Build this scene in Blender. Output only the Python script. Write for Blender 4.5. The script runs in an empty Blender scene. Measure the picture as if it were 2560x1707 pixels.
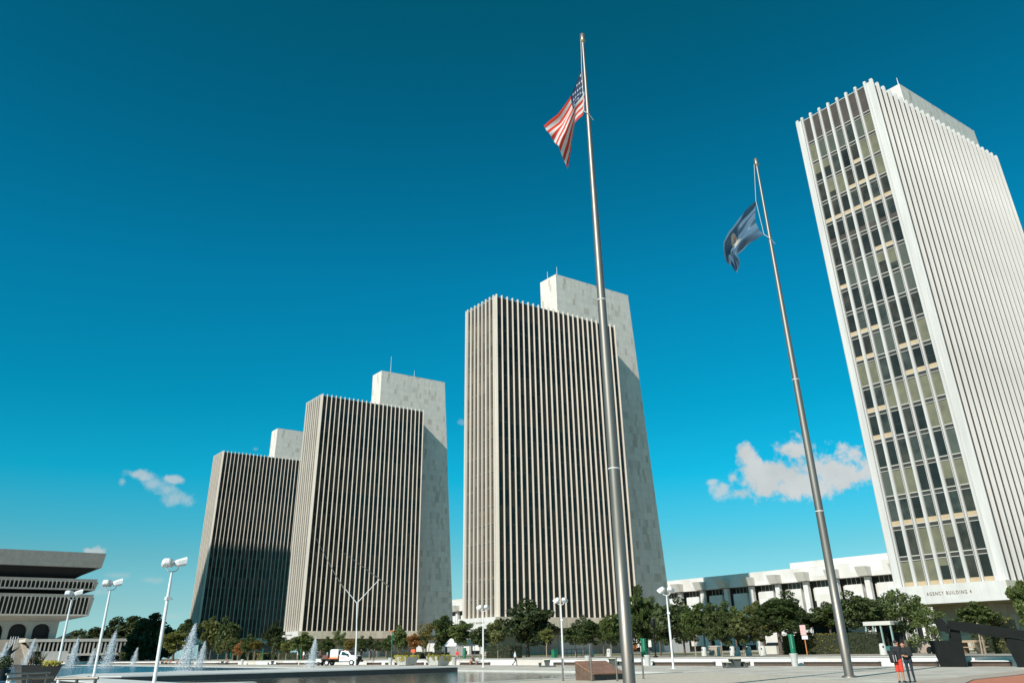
import bpy, bmesh, math, random
import numpy as np
from mathutils import Vector, Matrix
random.seed(7)
sc = bpy.context.scene
COL = sc.collection
R = math.radians

# ------------------------------------------------------------------ camera (solved from the towers' verticals and rooflines)
EYE = 1.6
YAW, PITCH, ROLL, FPX = R(36.133), R(27.089), R(-1.033), 2025.13
fw = Vector((math.sin(YAW)*math.cos(PITCH), math.cos(YAW)*math.cos(PITCH), math.sin(PITCH)))
rt = Vector((math.cos(YAW), -math.sin(YAW), 0)); up = rt.cross(fw)
CR = math.cos(ROLL)*rt + math.sin(ROLL)*up; CU = -math.sin(ROLL)*rt + math.cos(ROLL)*up
cam_d = bpy.data.cameras.new('camera'); cam = bpy.data.objects.new('camera', cam_d); COL.objects.link(cam)
m = Matrix.Identity(4)
for i in range(3): m[i][0], m[i][1], m[i][2] = CR[i], CU[i], -fw[i]
m.translation = (0, 0, EYE); cam.matrix_world = m
cam_d.sensor_width = 36; cam_d.lens = FPX/2560*36
cam_d.shift_x = 4.06/2560; cam_d.shift_y = -261.74/2560
cam_d.clip_start = .1; cam_d.clip_end = 9000
sc.camera = cam

def ray(u, v): return CR*((u-1275.94)/FPX) + CU*(-(v-591.76)/FPX) + fw
def px(u, v, x=None, y=None, z=None):
    """point of the place seen at (u, v) of the photograph, on the plane x=, y= or z="""
    d = ray(u, v)
    t = x/d.x if x is not None else (y/d.y if y is not None else (z-EYE)/d.z)
    p = d*t; p.z += EYE
    return p
def yat(u, x): 
    d = ray(u, 1625); return x*d.y/d.x

# ------------------------------------------------------------------ materials
def mat(name, col, rough=.7, metal=0, spec=.5, n=0, nscale=1., nstretch=(1,1,1), bump=0, bscale=20., trans=0, coord='Object', emit=None):
    M = bpy.data.materials.new(name); M.use_nodes = True
    N, L = M.node_tree.nodes, M.node_tree.links
    b = N['Principled BSDF']
    b.inputs['Base Color'].default_value = (*col, 1); b.inputs['Roughness'].default_value = rough
    b.inputs['Metallic'].default_value = metal; b.inputs['Specular IOR Level'].default_value = spec
    if n or bump:
        tc = N.new('ShaderNodeTexCoord'); mp = N.new('ShaderNodeMapping'); mp.inputs['Scale'].default_value = nstretch
        L.new(tc.outputs[coord], mp.inputs['Vector'])
    if n:
        nz = N.new('ShaderNodeTexNoise'); nz.inputs['Scale'].default_value = nscale; nz.inputs['Detail'].default_value = 5; nz.inputs['Roughness'].default_value = .62
        L.new(mp.outputs[0], nz.inputs['Vector'])
        mr = N.new('ShaderNodeMapRange'); mr.inputs[1].default_value = .3; mr.inputs[2].default_value = .7
        mr.inputs[3].default_value = 1-n; mr.inputs[4].default_value = 1+n
        L.new(nz.outputs[0], mr.inputs[0])
        mx = N.new('ShaderNodeVectorMath'); mx.operation = 'SCALE'; mx.inputs[0].default_value = col
        L.new(mr.outputs[0], mx.inputs['Scale']); L.new(mx.outputs[0], b.inputs['Base Color'])
    if bump:
        nb = N.new('ShaderNodeTexNoise'); nb.inputs['Scale'].default_value = bscale; nb.inputs['Detail'].default_value = 4
        L.new(mp.outputs[0], nb.inputs['Vector'])
        bp = N.new('ShaderNodeBump'); bp.inputs['Strength'].default_value = bump; bp.inputs['Distance'].default_value = .05
        L.new(nb.outputs[0], bp.inputs['Height']); L.new(bp.outputs[0], b.inputs['Normal'])
    return M

def tile_mat(name, c1, c2, cm, bw, bh, axis='xz', mortar=.012, rough=.55, n=.06, frac=.25, nscale=.5, spec=.4, offset=.5, stain=0.):
    """stone slabs: brick texture laid in metres on the plane `axis`; a few slabs take the second tone; optional rain streaks"""
    M = bpy.data.materials.new(name); M.use_nodes = True
    N, L = M.node_tree.nodes, M.node_tree.links; b = N['Principled BSDF']
    tc = N.new('ShaderNodeTexCoord'); sx = N.new('ShaderNodeSeparateXYZ'); L.new(tc.outputs['Object'], sx.inputs[0])
    cb = N.new('ShaderNodeCombineXYZ')
    if axis == 'side':      # any vertical face: run = x + y
        ad = N.new('ShaderNodeMath'); L.new(sx.outputs['X'], ad.inputs[0]); L.new(sx.outputs['Y'], ad.inputs[1]); L.new(ad.outputs[0], cb.inputs[0]); L.new(sx.outputs['Z'], cb.inputs[1])
    else:
        L.new(sx.outputs[axis[0].upper()], cb.inputs[0]); L.new(sx.outputs[axis[1].upper()], cb.inputs[1])
    br = N.new('ShaderNodeTexBrick'); L.new(cb.outputs[0], br.inputs['Vector'])
    br.offset = offset
    br.inputs['Scale'].default_value = 1; br.inputs['Brick Width'].default_value = bw; br.inputs['Row Height'].default_value = bh
    br.inputs['Mortar Size'].default_value = mortar; br.inputs['Mortar Smooth'].default_value = .3; br.inputs['Bias'].default_value = 0
    br.inputs['Color1'].default_value = (0,0,0,1); br.inputs['Color2'].default_value = (1,1,1,1); br.inputs['Mortar'].default_value = (0,0,0,1)
    rp = N.new('ShaderNodeValToRGB'); rp.color_ramp.elements[0].position = .0; rp.color_ramp.elements[1].position = 1.0
    rp.color_ramp.elements[0].color = (*[x*1.03 for x in c1],1); rp.color_ramp.elements[1].color = (*c2,1)
    e_=rp.color_ramp.elements.new(max(.05,1-frac-.08)); e_.color=(*[x*.95+y*.05-.012 for x,y in zip(c1,c2)],1)
    e_=rp.color_ramp.elements.new(max(.1,1-frac)); e_.color=(*[x*.45+y*.55 for x,y in zip(c1,c2)],1)
    L.new(br.outputs['Color'], rp.inputs[0])
    mx = N.new('ShaderNodeMix'); mx.data_type = 'RGBA'; L.new(br.outputs['Fac'], mx.inputs[0]); L.new(rp.outputs[0], mx.inputs[6]); mx.inputs[7].default_value = (*cm,1)
    nz = N.new('ShaderNodeTexNoise'); nz.inputs['Scale'].default_value = nscale; nz.inputs['Detail'].default_value = 6; nz.inputs['Roughness'].default_value = .65; L.new(tc.outputs['Object'], nz.inputs['Vector'])
    mr = N.new('ShaderNodeMapRange'); mr.inputs[1].default_value=.3; mr.inputs[2].default_value=.7; mr.inputs[3].default_value=1-n; mr.inputs[4].default_value=1+n; L.new(nz.outputs[0], mr.inputs[0])
    last = mr.outputs[0]
    if stain:
        mp = N.new('ShaderNodeMapping'); mp.inputs['Scale'].default_value = (1.1,1.1,.05); L.new(tc.outputs['Object'], mp.inputs['Vector'])
        n2 = N.new('ShaderNodeTexNoise'); n2.inputs['Scale'].default_value = 1; n2.inputs['Detail'].default_value = 4; L.new(mp.outputs[0], n2.inputs['Vector'])
        m2 = N.new('ShaderNodeMapRange'); m2.inputs[1].default_value=.5; m2.inputs[2].default_value=.75; m2.inputs[3].default_value=1; m2.inputs[4].default_value=1-stain; L.new(n2.outputs[0], m2.inputs[0])
        mm = N.new('ShaderNodeMath'); mm.operation='MULTIPLY'; L.new(last, mm.inputs[0]); L.new(m2.outputs[0], mm.inputs[1]); last = mm.outputs[0]
    sc_ = N.new('ShaderNodeVectorMath'); sc_.operation='SCALE'; L.new(mx.outputs[2], sc_.inputs[0]); L.new(last, sc_.inputs['Scale'])
    L.new(sc_.outputs[0], b.inputs['Base Color']); b.inputs['Roughness'].default_value = rough; b.inputs['Specular IOR Level'].default_value = spec
    return M

def leaf_mat(name, c1, c2):
    M = bpy.data.materials.new(name); M.use_nodes = True
    N, L = M.node_tree.nodes, M.node_tree.links; b = N['Principled BSDF']; out = N['Material Output']
    tc = N.new('ShaderNodeTexCoord'); nz = N.new('ShaderNodeTexNoise'); nz.inputs['Scale'].default_value = 5; nz.inputs['Detail'].default_value = 5; nz.inputs['Roughness'].default_value = .75
    L.new(tc.outputs['Object'], nz.inputs['Vector'])
    oi = N.new('ShaderNodeObjectInfo'); ad = N.new('ShaderNodeMath'); ad.operation='MULTIPLY_ADD'; ad.inputs[1].default_value=.25; L.new(oi.outputs['Random'], ad.inputs[0]); L.new(nz.outputs[0], ad.inputs[2])
    rp = N.new('ShaderNodeValToRGB'); rp.color_ramp.elements[0].position=.42; rp.color_ramp.elements[1].position=.82
    rp.color_ramp.elements[0].color=(*c1,1); rp.color_ramp.elements[1].color=(*c2,1); L.new(ad.outputs[0], rp.inputs[0])
    L.new(rp.outputs[0], b.inputs['Base Color']); b.inputs['Roughness'].default_value=.5; b.inputs['Specular IOR Level'].default_value=.35
    tr = N.new('ShaderNodeBsdfTranslucent'); L.new(rp.outputs[0], tr.inputs[0])
    ms = N.new('ShaderNodeMixShader'); ms.inputs[0].default_value=.22; L.new(b.outputs[0], ms.inputs[1]); L.new(tr.outputs[0], ms.inputs[2]); L.new(ms.outputs[0], out.inputs[0])
    return M

W_ = (.74,.72,.69)
marble = mat('white_marble', (.60,.58,.555), .55, n=.08, nscale=.9, nstretch=(1,1,.15))
marble_fin = mat('fin_marble', (.55,.53,.50), .65, spec=.25, n=.17, nscale=.7, nstretch=(1,1,.07))
fin_beige = mat('beige_fin_marble', (.55,.485,.41), .65, n=.14, nscale=.6, nstretch=(1,1,.10))  # beiger tone than the nearest tower's fins
marble_core = tile_mat('core_marble', (.71,.65,.57), (.52,.45,.365), (.44,.42,.38), 1.0, 2.1, 'side', .025, n=.08, frac=.10, nscale=.35, stain=.1)
marble_sp = tile_mat('spandrel_marble', (.60,.575,.54), (.545,.505,.45), (.45,.43,.40), 2.6, 5, 'side', .02, n=.07, frac=.3, stain=.08)
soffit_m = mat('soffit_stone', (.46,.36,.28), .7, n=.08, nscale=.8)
basewall_m = tile_mat('base_wall_stone', (.46,.40,.34), (.36,.29,.23), (.35,.3,.26), 1.6, 2.6, 'side', .02, n=.12, frac=.5, nscale=.8)
glass = mat('tower_glass', (.022,.024,.020), .07, spec=.30, n=.5, nscale=.25)  # cloud-like reflections painted in as noise on the base colour
glass_2 = mat('tower_glass_light', (.045,.05,.042), .06, spec=.34, n=.7, nscale=.35)  # further pane tone, varying the painted reflections
glass_3 = mat('tower_glass_warm', (.040,.036,.026), .08, spec=.45, n=.6, nscale=.5)
spandrel_y = tile_mat('sunlit_stained_spandrel', (.74,.62,.48), (.62,.50,.38), (.40,.34,.27), 2.6, 5, 'side', .03, n=.14, frac=.35, nscale=.6, stain=.12)  # grazing-sun beige painted into the base colour, with warm stains
glass_b = mat('tower_glass_bronze', (.080,.061,.045), .22, spec=.22, n=.55, nscale=.10)
blind = mat('window_blind', (.155,.145,.092), .3, spec=.5, n=.2, nscale=.6)
blind2 = mat('window_blind_grey', (.085,.09,.07), .25, spec=.5, n=.15, nscale=.6)
mull = mat('mullion_metal', (.52,.49,.43), .5)
band_m = mat('floor_band', (.045,.04,.033), .35)
far_blind = mat('bronze_blind', (.115,.088,.06), .35, n=.25, nscale=.5)
sill_m = mat('window_sill_panel', (.46,.345,.215), .6, n=.1, nscale=1)
bronze = mat('bronze_louvre', (.05,.038,.03), .6, n=.3, nscale=.5)
track = mat('fin_groove', (.12,.09,.075), .7)
roof_m = mat('flat_roof', (.3,.29,.27), .9)
white_p = mat('white_paint', (.70,.69,.68), .45, n=.03, nscale=2)
black_p = mat('black_steel', (.010,.011,.010), .6, spec=.18, n=.2, nscale=1.5)
steel = mat('brushed_steel', (.25,.225,.195), .50, metal=.8, n=.14, nscale=.7, nstretch=(1,1,.25), bump=.02, bscale=3)
steel_d = mat('dark_steel', (.10,.10,.10), .4, metal=.6)
gold = mat('bronze_cap', (.45,.33,.2), .35, metal=.8)
rope_m = mat('rope', (.6,.58,.54), .8)
concrete = mat('museum_concrete', (.40,.385,.35), .8, n=.14, nscale=.5, bump=.3, bscale=2)
concrete_l = mat('museum_light_concrete', (.55,.525,.465), .75, n=.08, nscale=.6)
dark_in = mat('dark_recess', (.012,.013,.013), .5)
tan_stone = mat('stair_stone', (.37,.325,.265), .85, n=.12, nscale=.3, bump=.2, bscale=1)
granite = mat('red_granite', (.27,.135,.08), .4, n=.25, nscale=3)
granite_d = mat('red_granite_side', (.13,.08,.055), .45, n=.3, nscale=4)
dark_stone = mat('dark_or_shaded_stone', (.035,.032,.03), .4, n=.2, nscale=6)  # near-black tone; carries painted shade on the memorial front and one planter
pic_con = mat('table_dark_concrete', (.085,.095,.09), .8, n=.15, nscale=4)
pic_top = mat('table_top', (.50,.47,.34), .7, n=.1, nscale=4)
bin_con = mat('bin_concrete', (.56,.54,.49), .8, n=.1, nscale=4)
green_p = mat('green_paint', (.01,.17,.09), .45)
wood = mat('wood_stake', (.36,.26,.17), .8)
bark = mat('bark', (.10,.075,.055), .9, n=.3, nscale=6)
bark_l = mat('pale_bark', (.34,.26,.18), .9, n=.2, nscale=6)
recess_b = mat('bench_recess_shade', (.09,.06,.045), .7, n=.2, nscale=2)  # brown base darkened for the shade under the seat
rubber = mat('tyre_rubber', (.02,.02,.02), .8)
carglass = mat('car_glass', (.02,.035,.04), .05, spec=.8)
skin_a = mat('skin_tan', (.42,.21,.12), .55)
skin_b = mat('skin_light', (.55,.32,.22), .55)
hair_m = mat('hair_dark', (.012,.009,.008), .5)
cloth = {}
def cl(c):
    k = tuple(round(x,3) for x in c)
    if k not in cloth: cloth[k] = mat('cloth_%d' % len(cloth), c, .85, n=.12, nscale=6)
    return cloth[k]
L_GREEN = leaf_mat('leaf_green', (.030,.045,.014), (.13,.165,.045))
L_DARK = leaf_mat('leaf_dark', (.024,.036,.013), (.10,.125,.04))
L_OLIVE = leaf_mat('leaf_olive', (.05,.06,.017), (.21,.215,.058))
L_YELLOW = leaf_mat('leaf_yellow', (.12,.10,.025), (.34,.25,.06))
L_ORANGE = leaf_mat('leaf_orange', (.16,.07,.02), (.46,.22,.07))
L_FLOWER = leaf_mat('flower_yellow', (.30,.28,.04), (.62,.50,.08))
L_HEDGE = leaf_mat('hedge_leaf', (.022,.03,.011), (.085,.095,.028))
L_HEDGE_Y = leaf_mat('hedge_leaf_yellowing', (.085,.085,.022), (.30,.25,.055))

# ------------------------------------------------------------------ mesh builder
class MB:
    def __init__(s): s.v=[]; s.f=[]; s.mi=[]; s.mats=[]; s.sm=[]; s.x=None
    def mid(s, m):
        if m not in s.mats: s.mats.append(m)
        return s.mats.index(m)
    def add(s, vs, fs, m, smooth=False):
        o=len(s.v); 
        if s.x is not None: vs=[s.x @ Vector(p) for p in vs]
        s.v += [tuple(p) for p in vs]; k=s.mid(m)
        for f in fs: s.f.append(tuple(i+o for i in f)); s.mi.append(k); s.sm.append(smooth)
        return s
    def box(s, x0,x1,y0,y1,z0,z1,m):
        return s.add([(x0,y0,z0),(x1,y0,z0),(x1,y1,z0),(x0,y1,z0),(x0,y0,z1),(x1,y0,z1),(x1,y1,z1),(x0,y1,z1)],
              [(3,2,1,0),(4,5,6,7),(0,1,5,4),(1,2,6,5),(2,3,7,6),(3,0,4,7)], m)
    def bevbox(s, x0,x1,y0,y1,z0,z1,m,b=.03):
        p=[(x0+b,y0),(x1-b,y0),(x1,y0+b),(x1,y1-b),(x1-b,y1),(x0+b,y1),(x0,y1-b),(x0,y0+b)]
        q=[(x0+2*b,y0+b),(x1-2*b,y0+b),(x1-b,y0+2*b),(x1-b,y1-2*b),(x1-2*b,y1-b),(x0+2*b,y1-b),(x0+b,y1-2*b),(x0+b,y0+2*b)]
        v=[(a,c,z0) for a,c in p]+[(a,c,z1-b) for a,c in p]+[(a,c,z1) for a,c in q]
        f=[tuple(range(7,-1,-1))]+[(i,(i+1)%8,8+(i+1)%8,8+i) for i in range(8)]+[(8+i,8+(i+1)%8,16+(i+1)%8,16+i) for i in range(8)]+[tuple(range(16,24))]
        return s.add(v,f,m)
    def prism(s, poly, z0, z1, m, top=None):
        n=len(poly); q=top or poly
        v=[(a,b,z0) for a,b in poly]+[(a,b,z1) for a,b in q]
        return s.add(v,[tuple(range(n-1,-1,-1)),tuple(range(n,2*n))]+[(i,(i+1)%n,n+(i+1)%n,n+i) for i in range(n)],m)
    def slab(s, pts, off, m):
        """extrude a 3D polygon by vector off"""
        n=len(pts); off=Vector(off); a=[Vector(p) for p in pts]; b=[p+off for p in a]
        return s.add(a+b,[tuple(range(n-1,-1,-1)),tuple(range(n,2*n))]+[(i,(i+1)%n,n+(i+1)%n,n+i) for i in range(n)],m)
    def tube(s, p0,p1,r0,r1,m,n=10,caps=True,smooth=True):
        p0,p1=Vector(p0),Vector(p1); d=(p1-p0).normalized(); a=d.orthogonal().normalized(); b=d.cross(a)
        v=[]
        for p,r in ((p0,r0),(p1,r1)):
            for i in range(n):
                t=2*math.pi*i/n; v.append(p+a*(r*math.cos(t))+b*(r*math.sin(t)))
        s.add(v,[(i,(i+1)%n,n+(i+1)%n,n+i) for i in range(n)],m,smooth)
        if caps: s.add(v,[tuple(range(n-1,-1,-1)),tuple(range(n,2*n))],m)
        return s
    def path(s, pts, r, m, n=8):
        for a,b in zip(pts,pts[1:]): s.tube(a,b,r,r,m,n)
        for p in pts[1:-1]: s.ball(p,(r,r,r),m,8,5)
        return s
    def lathe(s, prof, m, n=16, c=(0,0), smooth=True):
        v=[(c[0]+r*math.cos(2*math.pi*i/n),c[1]+r*math.sin(2*math.pi*i/n),z) for r,z in prof for i in range(n)]
        k=len(prof)
        s.add(v,[(j*n+i,j*n+(i+1)%n,(j+1)*n+(i+1)%n,(j+1)*n+i) for j in range(k-1) for i in range(n)],m,smooth)
        return s.add([v[i] for i in range(n)]+[v[(k-1)*n+i] for i in range(n)],[tuple(range(n-1,-1,-1)),tuple(range(n,2*n))],m)
    def ball(s, c, r, m, n=12, k=8):
        v=[];f=[]
        for j in range(k+1):
            t=math.pi*j/k
            for i in range(n):
                a=2*math.pi*i/n; v.append((c[0]+r[0]*math.sin(t)*math.cos(a),c[1]+r[1]*math.sin(t)*math.sin(a),c[2]+r[2]*math.cos(t)))
        for j in range(k):
            for i in range(n): f.append((j*n+i,(j+1)*n+i,(j+1)*n+(i+1)%n,j*n+(i+1)%n))
        return s.add(v,f,m,True)
    def mesh(s, name):
        me=bpy.data.meshes.new(name); me.from_pydata(s.v,[],s.f)
        for m_ in s.mats: me.materials.append(m_)
        me.polygons.foreach_set('material_index', s.mi); me.polygons.foreach_set('use_smooth', s.sm); me.update()
        return me
    def build(s, name, parent=None, loc=None, **kw): return link(name, s.mesh(name), parent, loc, **kw)

def link(name, data, parent=None, loc=None, rz=0, label=None, cat=None, group=None, kind=None):
    o=bpy.data.objects.new(name, data); COL.objects.link(o)
    if parent: o.parent=parent
    if loc is not None: o.location=loc
    if rz: o.rotation_euler[2]=rz
    tag(o,label,cat,group,kind); return o
def tag(o,label=None,cat=None,group=None,kind=None):
    for k,v in (('label',label),('category',cat),('group',group),('kind',kind)):
        if v: o[k]=v
    return o
def thing(name,label,cat,loc=(0,0,0),rz=0,group=None): return link(name,None,None,loc,rz,label,cat,group)
def copy_tree(o,parent=None):
    c=o.copy(); COL.objects.link(c)
    if parent: c.parent=parent
    for ch in list(o.children): copy_tree(ch,c)
    return c
def dup(o,loc,rz,label=None,group=None):
    c=copy_tree(o); c.location=loc; c.rotation_euler[2]=rz
    if label: c['label']=label
    if group: c['group']=group
    return c
# ------------------------------------------------------------------ light: sun and sky
SUN_AZ, SUN_EL = R(251.5), R(35.4)      # azimuth clockwise from +Y, direction towards the sun
sd = Vector((math.sin(SUN_AZ)*math.cos(SUN_EL), math.cos(SUN_AZ)*math.cos(SUN_EL), math.sin(SUN_EL)))
sl = bpy.data.lights.new('sun','SUN'); sl.energy=3.85; sl.angle=R(.53); sl.color=(1.0,.955,.895)
so = bpy.data.objects.new('sun',sl); COL.objects.link(so); so.rotation_euler = sd.to_track_quat('Z','Y').to_euler(); so.location=(-200,-60,300)

wd = bpy.data.worlds.new('World'); sc.world=wd; wd.use_nodes=True
N, L = wd.node_tree.nodes, wd.node_tree.links
bg = N['Background']; bg.inputs[1].default_value=.07
sky = N.new('ShaderNodeTexSky'); sky.sky_type='NISHITA'; sky.sun_disc=False; sky.sun_elevation=SUN_EL; sky.sun_rotation=SUN_AZ
sky.altitude=60; sky.air_density=1; sky.dust_density=.6; sky.ozone_density=3
tc = N.new('ShaderNodeTexCoord'); sx = N.new('ShaderNodeSeparateXYZ'); L.new(tc.outputs['Generated'],sx.inputs[0])
rp = N.new('ShaderNodeValToRGB'); L.new(sx.outputs['Z'],rp.inputs[0])
SKY_TINT = [(0.0,(.8,1.36,1.75)),(.05,(.58,1.0,1.12)),(.10,(.36,.95,.96)),(.125,(.22,1.0,1.03)),(.18,(.03,1.08,1.13)),(.26,(.01,1.02,1.07)),(.40,(.01,1.0,1.08)),(.60,(.01,.83,.83)),(.70,(.01,.80,.70)),(1.0,(.05,.8,.7))]
els = rp.color_ramp.elements
while len(els)>1: els.remove(els[0])
for i,(p,c) in enumerate(SKY_TINT):
    e = els[0] if i==0 else els.new(p)
    e.position=p; e.color=(*c,1)
mt = N.new('ShaderNodeVectorMath'); mt.operation='MULTIPLY'; L.new(sky.outputs[0],mt.inputs[0]); L.new(rp.outputs[0],mt.inputs[1])
m2 = N.new('ShaderNodeVectorMath'); m2.operation='SCALE'; m2.inputs['Scale'].default_value=1.0; L.new(mt.outputs[0],m2.inputs[0])
# clouds: soft white puffs at fixed directions of the sky
nz = N.new('ShaderNodeTexNoise'); nz.inputs['Scale'].default_value=24; nz.inputs['Detail'].default_value=11; nz.inputs['Roughness'].default_value=.66; L.new(tc.outputs['Generated'],nz.inputs['Vector'])
nzb = N.new('ShaderNodeTexNoise'); nzb.inputs['Scale'].default_value=75; nzb.inputs['Detail'].default_value=8; nzb.inputs['Roughness'].default_value=.62; L.new(tc.outputs['Generated'],nzb.inputs['Vector'])
nzm = N.new('ShaderNodeMath'); nzm.operation='MULTIPLY_ADD'; L.new(nzb.outputs[0],nzm.inputs[0]); nzm.inputs[1].default_value=.75; nzm.inputs[2].default_value=-.375
nza = N.new('ShaderNodeMath'); L.new(nz.outputs[0],nza.inputs[0]); L.new(nzm.outputs[0],nza.inputs[1])
nc = N.new('ShaderNodeMath'); nc.operation='SUBTRACT'; L.new(nza.outputs[0],nc.inputs[0]); nc.inputs[1].default_value=.5
nm = N.new('ShaderNodeMath'); nm.operation='MULTIPLY'; L.new(nc.outputs[0],nm.inputs[0]); nm.inputs[1].default_value=2.7
def vm(op,a,b=None):
    n_=N.new('ShaderNodeVectorMath'); n_.operation=op
    if isinstance(a,(tuple,Vector)): n_.inputs[0].default_value=a
    else: L.new(a,n_.inputs[0])
    if b is not None:
        if isinstance(b,(tuple,Vector)): n_.inputs[1].default_value=b
        else: L.new(b,n_.inputs[1])
    return n_
def mth(op,a,b=None,c=None):
    n_=N.new('ShaderNodeMath'); n_.operation=op
    for i,x in enumerate((a,b,c)):
        if x is None: continue
        if isinstance(x,(int,float)): n_.inputs[i].default_value=x
        else: L.new(x,n_.inputs[i])
    return n_.outputs[0]
CLOUDS = [  # opacity, softness, puffs (direction taken from the photograph, half width, half height)
 (1.0,.75,[(1935,1190,88,44),(2085,1172,105,56),(2010,1210,120,36),(1993,1124,50,30),(1868,1140,30,30),(2150,1190,70,40),(1900,1170,60,34)]),
 (.75,1.0,[(1798,1226,30,22),(1851,1233,30,15),(1778,1205,18,9)]),
 (.7,1.0,[(335,1185,36,13),(306,1205,15,18),(436,1200,30,12),(360,1192,24,14)]),
 (.52,1.1,[(386,1210,42,20),(446,1243,38,24),(415,1222,30,18)]),
 (.8,.6,[(228,1380,28,20)]),(.26,.9,[(300,1437,36,11),(375,1449,38,9),(245,1480,42,13),(430,1540,42,13),(270,1462,30,10)]),(.25,.8,[(1156,1056,15,11),(640,1122,9,6)])]
acc=None
for (op,soft,puffs) in CLOUDS:
    best=None
    for (u,v,hw,hh) in puffs:
        c=ray(u,v).normalized(); e1=c.cross(Vector((0,0,1))).normalized(); e2=e1.cross(c)
        k=c.dot(fw)/FPX; hw*=k; hh*=k
        d=vm('SUBTRACT',tc.outputs['Generated'],c).outputs[0]
        cb=N.new('ShaderNodeCombineXYZ')
        for i,e in enumerate((e1/hw,e2/hh,c*10)): L.new(vm('DOT_PRODUCT',d,e).outputs['Value'],cb.inputs[i])
        f=mth('SUBTRACT',1.0,vm('LENGTH',cb.outputs[0]).outputs['Value'])
        best = f if best is None else mth('SMOOTH_MAX',best,f,.35)
    f=mth('ADD',mth('ADD',best,nm.outputs[0]),.2 if op==1.0 else .06)
    mr=N.new('ShaderNodeMapRange'); mr.interpolation_type='SMOOTHSTEP'; mr.inputs[1].default_value=.0; mr.inputs[2].default_value=soft; mr.inputs[3].default_value=0; mr.inputs[4].default_value=op; L.new(f,mr.inputs[0])
    acc = mr.outputs[0] if acc is None else mth('MAXIMUM',acc,mr.outputs[0])
n3=N.new('ShaderNodeTexNoise'); n3.inputs['Scale'].default_value=30; n3.inputs['Detail'].default_value=5; L.new(tc.outputs['Generated'],n3.inputs['Vector'])
cr=N.new('ShaderNodeValToRGB'); cr.color_ramp.elements[0].position=.3; cr.color_ramp.elements[1].position=.62
cr.color_ramp.elements[0].color=(5.5,6.05,6.15,1); cr.color_ramp.elements[1].color=(6.3,6.75,6.85,1); L.new(n3.outputs[0],cr.inputs[0])
mx=N.new('ShaderNodeMix'); mx.data_type='RGBA'; L.new(acc,mx.inputs[0]); L.new(m2.outputs[0],mx.inputs[6]); L.new(cr.outputs[0],mx.inputs[7])
L.new(mx.outputs[2],bg.inputs[0])
vs=sc.view_settings; vs.view_transform='Standard'; vs.look='None'; vs.exposure=.5; vs.gamma=1
sc.cycles.max_bounces=6; sc.cycles.transparent_max_bounces=24

# ------------------------------------------------------------------ ground, plaza, pool
POOL=[(50,49),(30,45),(10,42.3),(-60,32),(-60,470),(62,470),(57,290),(53.3,140),(50,80)]
def ground_sheet(name,poly,z,m,hole=None,**kw):
    bm=bmesh.new()
    def ring(p): 
        vs_=[bm.verts.new((a,b,z)) for a,b in p]; return [bm.edges.new((vs_[i],vs_[(i+1)%len(vs_)])) for i in range(len(vs_))]
    e=ring(poly)
    if hole: e+=ring(hole)
    bmesh.ops.triangle_fill(bm,use_beauty=True,edges=e)
    bmesh.ops.recalc_face_normals(bm,faces=bm.faces)
    for f in bm.faces:
        if f.normal.z<0: f.normal_flip()
    me=bpy.data.meshes.new(name); bm.to_mesh(me); bm.free(); me.materials.append(m)
    return link(name,me,kind='structure',**kw)
plaza_m=tile_mat('plaza_marble',(.56,.515,.44),(.47,.425,.36),(.27,.25,.21),3.0,1.5,'xy',.045,rough=.9,spec=.15,n=.24,frac=.6,nscale=.35)
aggr_m=mat('pebble_aggregate',(.52,.455,.365),.9,spec=.15,n=.2,nscale=3.2,bump=.25,bscale=14)
ground_m=mat('city_ground',(.2,.2,.17),.9,n=.2,nscale=.02)
far=2500
link('ground',MB().box(-far,far,-far,far,-2.2,-1.9,ground_m).mesh('ground'),kind='structure')
ground_sheet('plaza',[(-170,-120),(71.25,-120),(71.25,900),(-170,900)],0,plaza_m,hole=POOL)
ground_sheet('forecourt',[(-60,-60),(38,-60),(38,22),(49.6,43.6),(48.6,48.2),(30,44.6),(10,41.9),(-60,31.6)],.004,aggr_m)
# pool: water, basin and coping
wm=bpy.data.materials.new('pool_water'); wm.use_nodes=True; N2,L2=wm.node_tree.nodes,wm.node_tree.links; b=N2['Principled BSDF']
b.inputs['Base Color'].default_value=(.002,.028,.05,1); b.inputs['Roughness'].default_value=.06; b.inputs['IOR'].default_value=1.33; b.inputs['Specular IOR Level'].default_value=.5
t2=N2.new('ShaderNodeTexCoord'); n1=N2.new('ShaderNodeTexNoise'); n1.inputs['Scale'].default_value=1.1; n1.inputs['Detail'].default_value=5; n1.inputs['Roughness'].default_value=.6; L2.new(t2.outputs['Object'],n1.inputs['Vector'])
bp=N2.new('ShaderNodeBump'); bp.inputs['Strength'].default_value=1; bp.inputs['Distance'].default_value=.17; L2.new(n1.outputs[0],bp.inputs['Height']); L2.new(bp.outputs[0],b.inputs['Normal'])
wm2=wm.copy(); wm2.name='blue_basin_water'; b2=wm2.node_tree.nodes['Principled BSDF']; b2.inputs['Base Color'].default_value=(.0,.085,.165,1); b2.inputs['Specular IOR Level'].default_value=.2; b2.inputs['Roughness'].default_value=.12
b.inputs['Base Color'].default_value=(.020,.021,.014,1); bp.inputs['Distance'].default_value=.05
SPLIT=[(-60,79),(-60,470),(62,470),(57,290),(53.3,140),(50,80),(50,79)]
ground_sheet('pool_water',[(50,49),(30,45),(10,42.3),(-60,32),(-60,79),(50,79)],-.09,wm)
ground_sheet('pool_water',SPLIT,-.085,wm2)
cop_m=mat('coping_stone',(.55,.525,.475),.8,spec=.2,n=.1,nscale=.7)
k=MB()
n_=len(POOL)
cx,cy=0,250
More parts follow.
